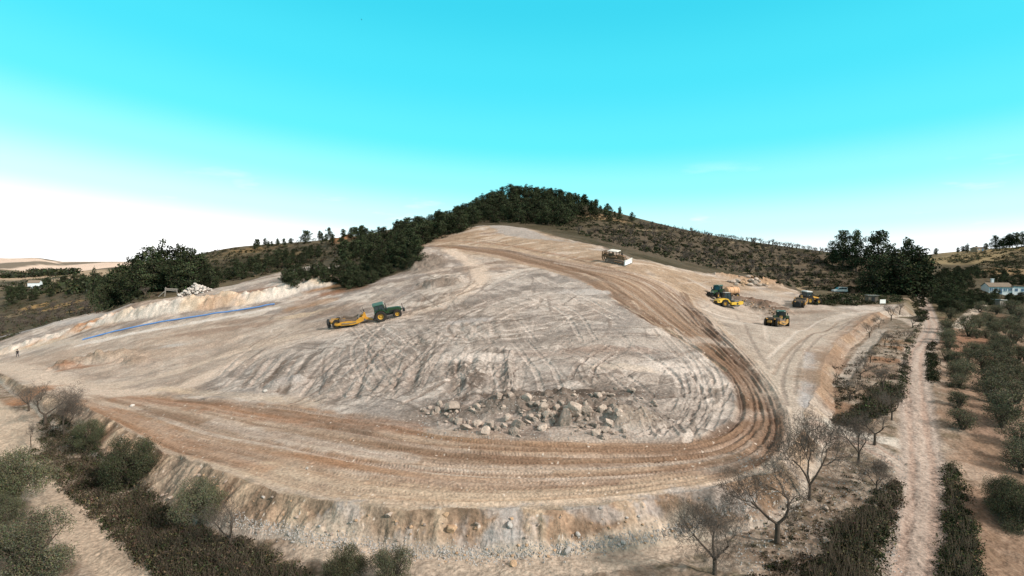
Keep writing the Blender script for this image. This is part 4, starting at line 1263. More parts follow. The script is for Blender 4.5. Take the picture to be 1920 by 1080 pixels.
scrub('undergrowth', [(1495,560),(1560,551),(1690,553),(1692,567),(1600,573),(1520,572)], 330, .5, 1.2, .3, [DG, BG, (.04, .05, .025)], 10, 36)
scrub('undergrowth', [(1700,548),(1735,560),(1738,600),(1722,604),(1712,575)], 200, .4, .9, .25, [DG, BG], 16, 36)
scrub('undergrowth', [(1540,900),(1600,880),(1640,900),(1600,960),(1500,1040),(1420,1060),(1400,1000)], 130, .12, .3, .09, [BG, DB, (.10, .09, .06)], 11, 24, .2)
scrub('undergrowth', [(1560,560),(1700,480),(1745,490),(1760,560),(1740,550)], 200, .6, 1.4, .4, [DG, BG], 12, 34)
scrub('scrub', [(1745,520),(1830,495),(1925,465),(1925,510),(1840,515),(1750,545)], 380, .8, 2.2, .6, [DG, BG, GG], 13, 26, ymax=600)
scrub('scrub', [(1750,486),(1850,470),(1925,450),(1925,464),(1800,496)], 240, .6, 1.8, .6, [(.10, .09, .045), BG, GG], 14, 20, ymax=900)
scrub('undergrowth', [(1770,600),(1800,590),(1830,640),(1800,820),(1775,720)], 160, .2, .5, .13, [DB, BG, (.1, .085, .055)], 17, 24, .2)
scrub('undergrowth', [(1560,690),(1640,650),(1690,610),(1700,640),(1650,720),(1570,770)], 240, .2, .5, .13, [DB, BG, (.1, .085, .055)], 18, 24, .4)
scrub('woodland', [(0,545),(0,532),(120,518),(200,512),(200,545),(100,552)], 200, 2.5, 5.5, 1.6, [DG, BG, (.035, .04, .022)], 24, 30, ymax=3000, gap=40.)
scrub('woodland', [(0,512),(60,507),(140,506),(150,514),(60,520),(0,522)], 160, 5, 12, 3.5, [DG, GG], 25, 26, ymax=9000, gap=120.)
# ------------------------------------------------------------ machines and other objects
class MB:
    """collects solids into one mesh"""
    def __init__(s):
        s.bm = bmesh.new()

    def poly(s, verts, faces):
        vs = [s.bm.verts.new(v) for v in verts]
        for f in faces:
            try:
                s.bm.faces.new([vs[i] for i in f])
            except ValueError:
                pass
        return vs

    def box(s, c, d, rz=0., ry=0., taper=1.):
        x, y, z = (k / 2 for k in d)
        M = Matrix.Translation(c) @ Matrix.Rotation(rz, 4, 'Z') @ Matrix.Rotation(ry, 4, 'Y')
        v = [M @ Vector((a * x * (taper if k > 0 else 1), b * y * (taper if k > 0 else 1), k * z)) for k in (-1, 1) for b in (-1, 1) for a in (-1, 1)]
        s.poly(v, [(0, 2, 3, 1), (4, 5, 7, 6), (0, 1, 5, 4), (2, 6, 7, 3), (0, 4, 6, 2), (1, 3, 7, 5)])
        return s

    def prism(s, prof, y0, y1, inset=0.):
        """profile in x-z, extruded along y"""
        n = len(prof)
        cx, cz = sum(p[0] for p in prof) / n, sum(p[1] for p in prof) / n
        v = [(x, y0, z) for x, z in prof] + [(x, y1, z) for x, z in prof]
        if inset:
            v = [(x, y0 + inset, z) if z > cz else (x, y0, z) for x, z in prof] + [(x, y1 - inset, z) if z > cz else (x, y1, z) for x, z in prof]
        s.poly(v, [tuple(range(n)), tuple(range(2 * n - 1, n - 1, -1))] + [(i, i + n, (i + 1) % n + n, (i + 1) % n) for i in range(n)])
        return s

    def tube(s, p0, p1, r0, r1=None, n=8):
        r1 = r0 if r1 is None else r1
        p0, p1 = Vector(p0), Vector(p1)
        q = (p1 - p0).to_track_quat('Z', 'Y')
        v = [p + q @ Vector((math.cos(a) * r, math.sin(a) * r, 0)) for p, r in ((p0, r0), (p1, r1)) for a in [2 * PI * i / n for i in range(n)]]
        s.poly(v, [(i, (i + 1) % n, (i + 1) % n + n, i + n) for i in range(n)] + [tuple(range(n - 1, -1, -1)), tuple(range(n, 2 * n))])
        return s

    def lathe(s, prof, c=(0, 0, 0), n=24, axis='Y', caps=True):
        """profile (radius, offset along the axis)"""
        m = len(prof)
        v = []
        for i in range(n):
            a = 2 * PI * i / n
            for r, o in prof:
                p = (r * math.cos(a), o, r * math.sin(a)) if axis == 'Y' else (o, r * math.cos(a), r * math.sin(a)) if axis == 'X' else (r * math.cos(a), r * math.sin(a), o)
                v.append((p[0] + c[0], p[1] + c[1], p[2] + c[2]))
        f = [(i * m + k, ((i + 1) % n) * m + k, ((i + 1) % n) * m + k + 1, i * m + k + 1) for i in range(n) for k in range(m - 1)]
        if caps:
            f += [tuple(i * m for i in range(n)), tuple(i * m + m - 1 for i in range(n - 1, -1, -1))]
        s.poly(v, f)
        return s

    def build(s, name, m, parent=None, bevel=0., sm=False):
        bmesh.ops.recalc_face_normals(s.bm, faces=s.bm.faces)
        if bevel:
            bmesh.ops.bevel(s.bm, geom=s.bm.edges[:], offset=bevel, segments=2, affect='EDGES', clamp_overlap=True)
        me = bpy.data.meshes.new(name)
        s.bm.to_mesh(me)
        s.bm.free()
        for p in me.polygons:
            p.use_smooth = sm
        me.materials.append(m)
        return link(name, me, parent)


def copy_tree(o, parent=None):
    c = o.copy()
    COL.objects.link(c)
    if parent is not None:
        c.parent = parent
    for ch in [k for k in COL.objects if k.parent == o]:
        copy_tree(ch, c)
    return c


def empty(name, label, cat, group=None):
    o = link(name, None)
    o.empty_display_size = .3
    return tag(o, label, cat, group)


def pose(o, x, y, yaw, L=2.5, Wd=1.2, sink=.06, level=False):
    """stand a thing on the slope, facing yaw"""
    f, l = np.array([math.cos(yaw), math.sin(yaw)]), np.array([-math.sin(yaw), math.cos(yaw)])
    p = np.array([x, y])

    def g(q):
        return float(hz(q[0], q[1]))
    zf, zb, zl, zr = g(p + f * L), g(p - f * L * .3), g(p + l * Wd), g(p - l * Wd)
    X = Vector((f[0] * 1.3 * L, f[1] * 1.3 * L, (zf - zb))).normalized()
    Y = Vector((l[0] * 2 * Wd, l[1] * 2 * Wd, zl - zr)).normalized()
    if level:
        X, Y = Vector((*f, 0)), Vector((*l, 0))
    Zx = X.cross(Y).normalized()
    Y = Zx.cross(X)
    z = (zb * L + zf * .3 * L) / (1.3 * L)
    M = Matrix((X, Y, Zx)).transposed().to_4x4()
    M.translation = (x, y, z - sink)
    o.matrix_world = M
    return o


def yaw_px(a, b):
    p, q = hit(*a, Z), hit(*b, Z)
    return math.atan2(q[1] - p[1], q[0] - p[0])


M_GREEN = mat('green_paint', .42, base=(.016, .044, .016), nscale=2.5, namt=.2, spec=.4)
M_YEL = mat('yellow_paint', .45, base=(.52, .26, .035), nscale=2, namt=.18, spec=.4)
M_YELD = mat('dusty_yellow_paint', .7, base=(.36, .20, .06), nscale=2, namt=.3)
M_YELR = mat('bright_yellow_paint', .4, base=(.66, .41, .045), nscale=2, namt=.12, spec=.4)
M_RIM = mat('rim_yellow', .5, base=(.46, .27, .05), nscale=4, namt=.25)
M_TYRE = mat('tyre_rubber', .95, base=(.04, .034, .03), nscale=5, namt=.35, spec=.1)
M_BLACK = mat('black_metal', .6, base=(.018, .018, .018), spec=.3)
M_GLASS = mat('cab_glass', .08, base=(.03, .045, .05), spec=.6)
M_STEEL = mat('worn_steel', .5, base=(.22, .19, .165), nscale=4, namt=.3, metal=.5)
M_DIRTY = mat('dusty_steel', .9, base=(.15, .11, .085), nscale=3, namt=.35)
M_BROWN = mat('mud_brown_paint', .8, base=(.17, .105, .06), nscale=3, namt=.35)
M_WHITE = mat('white_paint', .5, base=(.72, .72, .70), nscale=2, namt=.06)
M_CANOPY = mat('canopy_white', .6, base=(.60, .57, .52), nscale=2, namt=.12)
M_TAN = mat('tan_tank', .6, base=(.52, .30, .17), nscale=1.6, namt=.14)
M_SILV = mat('silver_paint', .45, base=(.44, .43, .42), nscale=2, namt=.05, spec=.3)
M_BLUE = mat('blue_pipe', .5, base=(.10, .21, .45), nscale=3, namt=.15)
M_PLASTER = mat('white_plaster', .9, base=(.66, .67, .68), nscale=.8, namt=.08, bump=.01, bscale=6)
M_TANW = mat('tan_wall', .9, base=(.30, .23, .16), nscale=.8, namt=.1)
M_ROOFT = mat('roof_tiles', .9, base=(.19, .145, .11), nscale=2.2, namt=.25, bump=.04, bscale=9)
M_WOOD = mat('grey_timber', .9, base=(.23, .20, .175), nscale=6, namt=.25)
M_WIN = mat('window_glass', .15, base=(.10, .16, .24), spec=.5)
M_CGREEN = mat('cab_roof_green', .5, base=(.045, .105, .08), nscale=2, namt=.1)


def wheel(parent, x, y, r, w, out, rimmat=M_RIM, lugs=18, name='wheel'):
    h = w / 2
    b = MB().lathe([(r * .48, -h * .8), (r * .86, -h), (r * .95, -h * .8), (r * .965, 0), (r * .95, h * .8), (r * .86, h), (r * .48, h * .8), (r * .48, -h * .8)], n=28, caps=False)
    for i in range(lugs):
        for sgn in (-1, 1):
            a = 2 * PI * (i + (.5 if sgn > 0 else 0)) / lugs
            M = Matrix.Rotation(-a, 4, 'Y')
            c = M @ Vector((r * .96, sgn * h * .5, 0))
            x2, y2, z2 = .05 * r, h * .52, .045 * r
            sk = .16 * r
            v = [M @ Vector((r * .96 + i2 * x2, sgn * h * .5 + j * y2, k * z2 + (j * sgn) * -sk * .6)) for k in (-1, 1) for j in (-1, 1) for i2 in (-1, 1)]
            b.poly(v, [(0, 2, 3, 1), (4, 5, 7, 6), (0, 1, 5, 4), (2, 6, 7, 3), (0, 4, 6, 2), (1, 3, 7, 5)])
    o = b.build(name, M_TYRE, parent)
    o.location = (x, y, r)
    k = out
    MB().lathe([(.02, k * h * .45), (r * .13, k * h * .45), (r * .16, k * h * .2), (r * .36, k * h * .05), (r * .42, k * h * .5), (r * .5, k * h * .8), (r * .5, -k * h * .7), (.02, -k * h * .5)], n=24, caps=False).build('rim', rimmat, o)
    return o


def tractor(label, roof=M_CGREEN, hoodm=M_GREEN, dual=False, front_disc=False, cabm=M_GREEN):
    t = empty('tractor', label, 'tractor')
    MB().box((1.35, 0, .92), (3.9, .62, .5)).box((0, 0, .95), (.5, 2.0, .36)).box((2.75, 0, .78), (.34, 1.7, .26)).box((-.75, 0, .75), (.7, .8, .18)).build('chassis', M_BLACK, t)
    h = MB().prism([(1.0, 1.02), (1.0, 1.86), (1.6, 1.84), (3.1, 1.66), (3.55, 1.5), (3.66, 1.2), (3.6, .98)], -.46, .46, .08).build('hood', hoodm, t, .04)
    MB().box((3.655, 0, 1.22), (.05, .62, .3)).box((2.2, .445, 1.28), (1.3, .03, .26)).box((2.2, -.445, 1.28), (1.3, .03, .26)).build('grille', M_BLACK, h)
    for y in (-.25, .25):
        MB().box((3.63, y, 1.45), (.08, .2, .1)).build('headlight', M_WHITE, h)
    MB().box((3.95, 0, .92), (.42, .9, .46)).build('front_weight', M_BLACK, t, .04)
    if front_disc:
        MB().lathe([(.02, -.05), (.3, -.05), (.33, 0), (.3, .05), (.02, .05)], (3.85, -.2, 1.78), 18, 'X').tube((3.8, -.2, 1.0), (3.85, -.2, 1.6), .04).build('front_drum', M_BLACK, t)
    c = MB().prism([(-.62, 1.5), (-.78, 2.78), (.72, 2.78), (1.0, 1.9), (.98, 1.3), (-.2, 1.3)], -.76, .76, .06).build('cab', M_GLASS, t, .02)
    p = MB()
    for y in (-.775, .775):
        p.tube((-.62, y, 1.4), (-.78, y * .93, 2.8), .06, n=6).tube((.98, y, 1.3), (1.0, y, 1.9), .05, n=6).tube((1.0, y, 1.9), (.72, y * .93, 2.8), .05, n=6).tube((.05, y, 1.3), (.02, y * .94, 2.8), .04, n=6)
        p.box((.2, y, 1.36), (1.6, .07, .22))
    p.box((-.66, 0, 1.6), (.1, 1.5, .4))
    p.build('cab_frame', cabm, c)
    rf = MB().box((-.02, 0, 2.9), (1.9, 1.72, .22), taper=.9).build('cab_roof', roof, t, .06)
    b = MB()
    for y in (-.6, .6):
        b.box((.93, y, 2.86), (.07, .22, .1)).box((-.95, y, 2.86), (.07, .22, .1))
    b.build('work_light', M_WHITE, rf)
    for s in (-1, 1):
        prof = [(1.14 * math.cos(a), .95 + 1.14 * math.sin(a)) for a in np.linspace(.35, 2.5, 9)]
        prof += [(1.07 * math.cos(a), .95 + 1.07 * math.sin(a)) for a in np.linspace(2.5, .35, 9)]
        MB().prism(prof, s * .74, s * 1.3).build('fender', cabm, t)
        wheel(t, 0, s * 1.08, .98, .66, s)
        wheel(t, 2.75, s * 1.02, .74, .54, s)
        MB().box((.9, s * 1.18, 2.25), (.05, .2, .36)).tube((.92, s * .8, 2.5), (.9, s * 1.18, 2.42), .02, n=5).build('mirror', M_BLACK, t)
        MB().box((.75, s * .9, .75), (.5, .24, .05)).box((.75, s * .9, 1.05), (.45, .22, .05)).tube((.98, s * .95, .7), (.98, s * .9, 1.3), .025, n=5).build('step', M_BLACK, t)
    MB().tube((1.18, -.56, 1.5), (1.18, -.56, 2.72), .07).tube((1.18, -.56, 2.72), (1.12, -.56, 2.9), .055).tube((1.18, -.56, 1.7), (1.18, -.56, 2.2), .1).build('exhaust_pipe', M_BLACK, t)
    MB().tube((-.7, .4, 1.1), (-1.15, .4, .75), .05).tube((-.7, -.4, 1.1), (-1.15, -.4, .75), .05).tube((-.6, 0, 1.4), (-1.1, 0, 1.0), .04).build('rear_linkage', M_BLACK, t)
    return t


def scraper(label, rear='tyre', body=M_YEL, wheels4=False, full=False):
    """towed scraper: x forward, rear axle at the origin, drawbar eye at x = 5.9"""
    t = empty('towed_scraper', label, 'scraper')
    for s in (-1, 1):
        a = MB().prism([(-.12, .68), (-.12, .86), (.75, 1.12), (1.9, 1.12), (3.1, .98), (3.85, 1.5), (4.3, 1.55), (4.45, .9), (3.6, .58), (2.6, .42), (.7, .55)], s * 1.22, s * 1.40).build('side_arm', body, t, .02)
        MB().tube((.9, s * 1.43, .85), (2.1, s * 1.43, .72), .09, n=8).tube((2.1, s * 1.43, .72), (3.2, s * 1.43, .8), .05, n=8).build('cylinder', M_STEEL, a)
        MB().prism([(.55, .32), (.5, 1.25), (.9, 1.72), (1.5, 1.5), (2.4, 1.32), (3.1, 1.5), (3.35, 1.75), (3.55, .34)], s * 1.08, s * 1.17).build('bowl_side', M_DIRTY, t)
        MB().prism([(-1.1, 1.38), (-1.1, 1.52), (.2, 1.42), (1.2, 1.22), (1.2, 1.06), (.2, 1.24)], s * .62, s * .76).build('push_beam', body, t)
    MB().box((1.9, 0, .36), (2.9, 2.12, .1)).prism([(.5, .4), (.38, 1.3), (.62, 1.75), (.72, 1.72), (.52, 1.3), (.62, .4)], -1.06, 1.06).build('bowl', M_DIRTY, t)
    if full:
        MB().lathe([(1.0, 0), (.9, .35), (.55, .75), (.15, .95)], (1.9, 0, 1.0), 14, 'Z').build('soil_load', M_DIRTY, t)
    MB().prism([(3.3, .3), (3.62, .62), (3.7, 1.1), (3.5, 1.6), (3.42, 1.6), (3.58, 1.1), (3.5, .66), (3.2, .34)], -1.05, 1.05).build('apron', M_STEEL, t)
    MB().box((4.3, 0, 1.3), (.34, 2.7, .34)).prism([(4.15, 1.2), (4.15, 1.5), (4.4, 2.05), (4.62, 2.05), (4.8, 1.2), (5.8, .72), (5.8, .56), (4.7, .78)], -.2, .2).build('gooseneck', body, t, .02)
    MB().tube((4.45, .25, 2.0), (4.3, .3, 2.9), .035).tube((4.4, -.3, 2.0), (3.9, -.45, 2.6), .03).tube((4.5, 0, 2.0), (4.5, 0, 2.5), .06).build('hose_mast', M_BLACK, t)
    MB().lathe([(.02, -.08), (.14, -.08), (.14, .08), (.02, .08)], (5.9, 0, .64), 12, 'Z').build('drawbar_eye', M_BLACK, t)
    MB().tube((0, -1.0, .76), (0, 1.0, .76), .12).box((-.55, 0, .95), (1.2, .5, .3)).build('axle', body, t)
    for y in ((-.98, -.34, .34, .98) if wheels4 else (-.88, .88)):
        wheel(t, 0, y, .78, .5 if not wheels4 else .4, 1 if y > 0 else -1, lugs=16)
    if rear == 'tyre':
        o = MB().box((-1.25, 0, .95), (.3, .34, .34)).lathe([(.18, -.16), (.5, -.2), (.66, -.12), (.7, 0), (.66, .12), (.5, .2), (.18, .16)], (-1.5, 0, 1.0), 20, 'X').build('push_block', M_BLACK, t)
        MB().box((-1.45, .55, .5), (.3, .4, .5)).box((-1.4, -.5, .45), (.4, .3, .4)).build('rear_bumper', M_BLACK, t)
    else:
        MB().box((-1.25, 0, .95), (.2, .7, .45)).build('push_block', body, t, .03)
    return t


def dozer(label):
    t = empty('bulldozer', label, 'bulldozer')
    for s in (-1, 1):
        n = 40
        prof = []
        for cx, a0 in ((2.0, -PI / 2), (-1.7, PI / 2)):
            for i in range(11):
                a = a0 + PI * i / 10
                prof.append((cx + .5 * math.cos(a), .5 + .5 * math.sin(a)))
        tr = MB().prism(prof, s * .82, s * 1.38)
        for i in range(len(prof)):
            p, q = Vector((prof[i][0], 0, prof[i][1])), Vector((prof[(i + 1) % len(prof)][0], 0, prof[(i + 1) % len(prof)][1]))
            k = max(1, int((q - p).length / .2))
            for j in range(k):
                m = p.lerp(q, j / k)
                if .05 < m.x < .0:
                    continue
                tr.box((m.x, s * 1.1, m.z + (.03 if m.z > .5 else .0)), (.07, .58, .07))
        o = tr.build('track', M_DIRTY, t)
        b = MB()
        for x in (2.0, -1.7):
            b.lathe([(.02, s * 1.4), (.3, s * 1.42), (.36, s * 1.36)], (x, 0, .5), 16)
        for x in (-1.1, -.5, .1, .7, 1.3):
            b.lathe([(.02, s * 1.39), (.17, s * 1.39), (.17, s * 1.3)], (x, 0, .24), 10)
        b.build('sprocket', M_STEEL, o)
        MB().tube((.2, s * 1.5, .6), (2.95, s * 1.5, .45), .12).tube((1.7, s * .5, 1.5), (2.95, s * .6, .9), .09).build('push_arm', M_BROWN, t)
    h = MB().prism([(.4, .7), (.4, 2.0), (1.9, 1.86), (2.25, 1.7), (2.25, .7)], -.62, .62, .06).build('hood', M_BROWN, t, .03)
    MB().box((2.275, 0, 1.25), (.04, .96, .74)).build('grille', M_DIRTY, h)
    MB().tube((1.2, .3, 1.8), (1.2, .3, 2.75), .09).tube((1.7, -.25, 1.8), (1.7, -.25, 2.5), .07).tube((1.2, .3, 1.95), (1.2, .3, 2.3), .15).build('exhaust_stack', M_BLACK, h)
    MB().box((-.3, 0, 1.05), (4.0, 1.5, .7)).box((-.6, -.9, 1.45), (2.1, .5, .35)).box((-.6, .9, 1.45), (2.1, .5, .35)).box((-1.7, 0, 1.6), (.7, 1.5, .7)).box((-.5, 0, 1.7), (.6, .6, .25)).box((-.85, 0, 2.0), (.16, .6, .7)).build('body', M_BROWN, t, .03)
    p = MB()
    for x, y in ((-1.5, -.85), (-1.5, .85), (.35, -.8), (.35, .8)):
        p.tube((x, y, 1.5), (x * .95, y, 2.76), .07, n=6)
    p.build('canopy_post', M_BLACK, t)
    MB().box((-.6, 0, 2.82), (2.5, 2.1, .14), taper=.9).build('canopy_roof', M_CANOPY, t, .03)
    bl = [(3.1, .05), (2.95, .3), (2.9, .75), (3.05, 1.25), (3.15, 1.3), (3.04, .75), (3.1, .35), (3.2, .05)]
    b = MB().prism(bl, -1.85, 1.85)
    for s in (-1, 1):
        b.box((3.05, s * 1.87, .66), (.3, .04, 1.22))
    b = b.build('blade', M_WHITE, t)
    MB().box((3.2, 0, .07), (.06, 3.8, .16)).build('cutting_edge', M_STEEL, b)
    r = MB().box((-2.45, 0, 1.35), (.7, 1.5, .35)).box((-3.05, 0, 1.55), (.32, 2.2, .42)).tube((-2.1, .5, 1.9), (-3.0, .5, 2.1), .1).tube((-2.1, -.5, 1.9), (-3.0, -.5, 2.1), .1).tube((-2.1, .5, 1.2), (-3.0, .5, 1.5), .1).tube((-2.1, -.5, 1.2), (-3.0, -.5, 1.5), .1).build('ripper', M_BROWN, t)
    for y in (-.9, 0, .9):
        MB().prism([(-3.3, 2.5), (-3.05, 2.5), (-3.02, 1.0), (-2.75, .35), (-2.95, .3), (-3.3, .95)], y - .08, y + .08).build('ripper_shank', M_BROWN, r)
    return t


def roller(label):
    """drum in front (+x)"""
    t = empty('road_roller', label, 'road roller')
    hood = MB().prism([(-2.1, .95), (-2.15, 1.4), (-1.75, 1.72), (-.6, 1.95), (.35, 1.78), (.75, 1.3), (.8, .95), (.55, 1.0), (.25, 1.52), (-.35, 1.66), (-.95, 1.5), (-1.25, 1.0)], -.98, .98, .1).build('rear_hood', M_YELR, t, .03)
    MB().box((-2.12, 0, 1.2), (.06, 1.3, .3)).box((-1.75, .93, 1.35), (.36, .06, .22)).box((-1.75, -.93, 1.35), (.36, .06, .22)).build('grille', M_BLACK, hood)
    MB().box((-1.0, 0, .75), (2.3, 1.3, .5)).box((1.0, 0, .85), (.7, .7, .5)).build('chassis', M_BLACK, t)
    c = MB().prism([(-.35, 1.9), (-.4, 2.95), (.95, 2.95), (1.1, 2.0), (1.0, 1.2), (.5, 1.2)], -.72, .72, .05).build('cab', M_GLASS, t, .02)
    p = MB()
    for y in (-.735, .735):
        p.tube((-.35, y, 1.8), (-.4, y * .95, 2.98), .06, n=6).tube((1.1, y, 2.0), (.95, y * .95, 2.98), .055, n=6).tube((1.0, y, 1.2), (1.1, y, 2.0), .055, n=6).tube((.35, y, 1.6), (.3, y * .95, 2.98), .05, n=6)
    p.box((.85, 0, 1.35), (.3, 1.4, .3)).build('cab_frame', M_BLACK, c)
    MB().box((.3, 0, 3.06), (1.75, 1.7, .16), taper=.92).build('cab_roof', M_BLACK, t, .03)
    MB().box((.3, 0, 3.16), (1.2, 1.2, .05)).build('roof_panel', M_CANOPY, t)
    for s in (-1, 1):
        wheel(t, -.35, s * .78, .78, .58, s, M_RIM, 14)
        f = MB().prism([(.95, .5), (.95, 1.05), (1.9, 1.12), (2.35, 1.05), (2.75, 1.3), (3.5, 1.3), (3.5, .6), (3.0, .5)], s * 1.12, s * 1.26).build('drum_frame', M_YELR, t, .02)
        MB().lathe([(.02, s * 1.27), (.2, s * 1.29), (.2, s * 1.2)], (2.3, 0, .76), 14).build('hub', M_BLACK, f)
    MB().box((1.0, 0, .8), (.3, 2.3, .5)).box((3.52, 0, .95), (.24, 2.5, .6)).build('frame_cross_beam', M_YELR, t, .02)
    MB().lathe([(.02, -1.06), (.74, -1.06), (.76, -1.02), (.76, 1.02), (.74, 1.06), (.02, 1.06)], (2.3, 0, .76), 36).build('drum', M_STEEL, t, sm=False)
    return t


def tank_trailer(label):
    t = empty('water_tank_trailer', label, 'tank trailer')
    tk = MB().lathe([(.02, -1.95), (.6, -1.92), (.86, -1.75), (.9, -1.6), (.9, 1.6), (.86, 1.75), (.6, 1.92), (.02, 1.95)], (1.2, 0, 1.75), 26, 'X').build('tank', M_TAN, t, sm=True)
    b = MB()
    for x in (-.1, 1.2, 2.5):
        b.lathe([(.9, x - .05), (.925, x - .04), (.925, x + .04), (.9, x + .05)], (0, 0, 1.75), 26, 'X', False)
    b.build('tank_band', M_BROWN, tk)
    MB().lathe([(.3, 0), (.3, .16), (.02, .18)], (1.2, 0, 2.6), 14, 'Z').build('hatch', M_BROWN, tk)
    MB().box((1.4, .4, .8), (4.2, .12, .2)).box((1.4, -.4, .8), (4.2, .12, .2)).box((.4, 0, .72), (.2, 1.8, .2)).tube((3.3, .4, .8), (4.9, 0, .7), .07).tube((3.3, -.4, .8), (4.9, 0, .7), .07).build('frame', M_BROWN, t)
    for s in (-1, 1):
        wheel(t, .4, s * 1.0, .6, .42, s, M_RIM, 14)
    return t


def van(label):
    t = empty('van', label, 'van')
    body = MB().prism([(-2.1, .35), (-2.15, .95), (-2.1, 1.3), (-1.95, 1.78), (-.2, 1.84), (.35, 1.72), (1.05, 1.12), (1.85, .98), (2.15, .75), (2.15, .35)], -.86, .86, .07).build('body', M_SILV, t, .05)
    for s in (-1, 1):
        for a in ([(-1.85, 1.14), (-1.78, 1.64), (-1.05, 1.68), (-1.05, 1.14)], [(-.95, 1.14), (-.95, 1.68), (-.12, 1.68), (-.12, 1.14)], [(-.02, 1.14), (-.02, 1.66), (.3, 1.6), (.82, 1.16)]):
            MB().prism(a, s * .83, s * .885).build('window', M_GLASS, body)
        for x in (-1.3, 1.35):
            wheel(t, x, s * .76, .33, .2, s, M_STEEL, 0)
        MB().box((2.08, s * .6, .84), (.14, .3, .16)).build('headlight', M_WHITE, body)
        MB().box((.7, s * .97, 1.15), (.1, .16, .14)).build('mirror', M_BLACK, body)
    MB().prism([(.45, 1.68), (1.02, 1.18), (1.06, 1.2), (.5, 1.71)], -.68, .68).prism([(-2.14, 1.2), (-2.0, 1.66), (-2.03, 1.68), (-2.17, 1.2)], -.66, .66).build('windscreen', M_GLASS, body)
    MB().box((0, 0, .36), (4.3, 1.74, .14)).build('sill', M_BLACK, t)
    return t


def at_px(o, px, py, yaw, **k):
    p = hit(px, py, Z)
    return pose(o, p[0], p[1], yaw, **k)


def outfit(px, py, yaw, trac, trail, yaw2, gap, level=False):
    p = hit(px, py, Z)
    pose(trac, p[0], p[1], yaw, level=level)
    e = p - np.array([math.cos(yaw), math.sin(yaw)]) * 1.15
    q = e - np.array([math.cos(yaw2), math.sin(yaw2)]) * gap
    pose(trail, q[0], q[1], yaw2, 4, 1, level=level)


# the scraper outfit climbing the mound, then the parked ones on the apron
outfit(716, 601, .22, tractor('green tractor with yellow rims pulling a scraper up the grey mound', front_disc=True), scraper('orange-yellow towed scraper with an open dark bowl behind the tractor on the mound'), .13, 5.95)
outfit(1464, 611, 1.2, tractor('green tractor seen from behind, yellow implement hitched, beside the pale apron'), scraper('yellow scraper with four small wheels behind the tractor seen from the rear', 'plate', M_YELD, wheels4=True), .8, 4.9)
outfit(1510, 568.5, .35, tractor('tractor with pale cab roof hitched to a scraper, nearest to the silver van', roof=M_SILV, hoodm=M_YEL, cabm=M_BLACK), scraper('muddy yellow scraper with black rear tyre, hitched to the pale-roofed tractor', 'tyre', M_YELD), .98, 5.2)
outfit(1346, 558, PI + .85, tractor('dark green tractor facing left in front of the tan water tank'), tank_trailer('tan cylindrical water tank trailer behind the dark green tractor, beside the roller'), PI + .45, 4.9, True)
at_px(roller('bright yellow single-drum road roller with black cab, below the water tank'), 1359, 574.5, .12, sink=.08, level=True)
at_px(dozer('mud-brown bulldozer with a white blade and pale canopy on the upper slope'), 1155, 492, -.62, sink=.05)
at_px(van('silver van parked on the terrace track beside the hedge'), 1574, 548.5, PI - .08, sink=.02, level=True)
# --- pipe along the spoil bank
p0, p1 = hit(155, 638, Z), hit(515, 571, Z)
pt = np.linspace(0, 1, 40)[:, None]
pp = p0 + (p1 - p0) * pt + np.array([.0, 1.0]) * np.sin(pt * PI * 2) * .35
pz = hz(pp[:, 0], pp[:, 1])
pz = np.maximum(pz, np.polyval(np.polyfit(pt[:, 0], pz, 3), pt[:, 0])) + .14
b = MB()
for i in range(len(pp) - 1):
    b.tube((*pp[i], pz[i]), (*pp[i + 1], pz[i + 1]), .16, n=8)
b = b.build('water_pipe', M_BLUE)
tag(b, 'long blue pipe laid along the foot of the pale spoil bank', 'pipe')


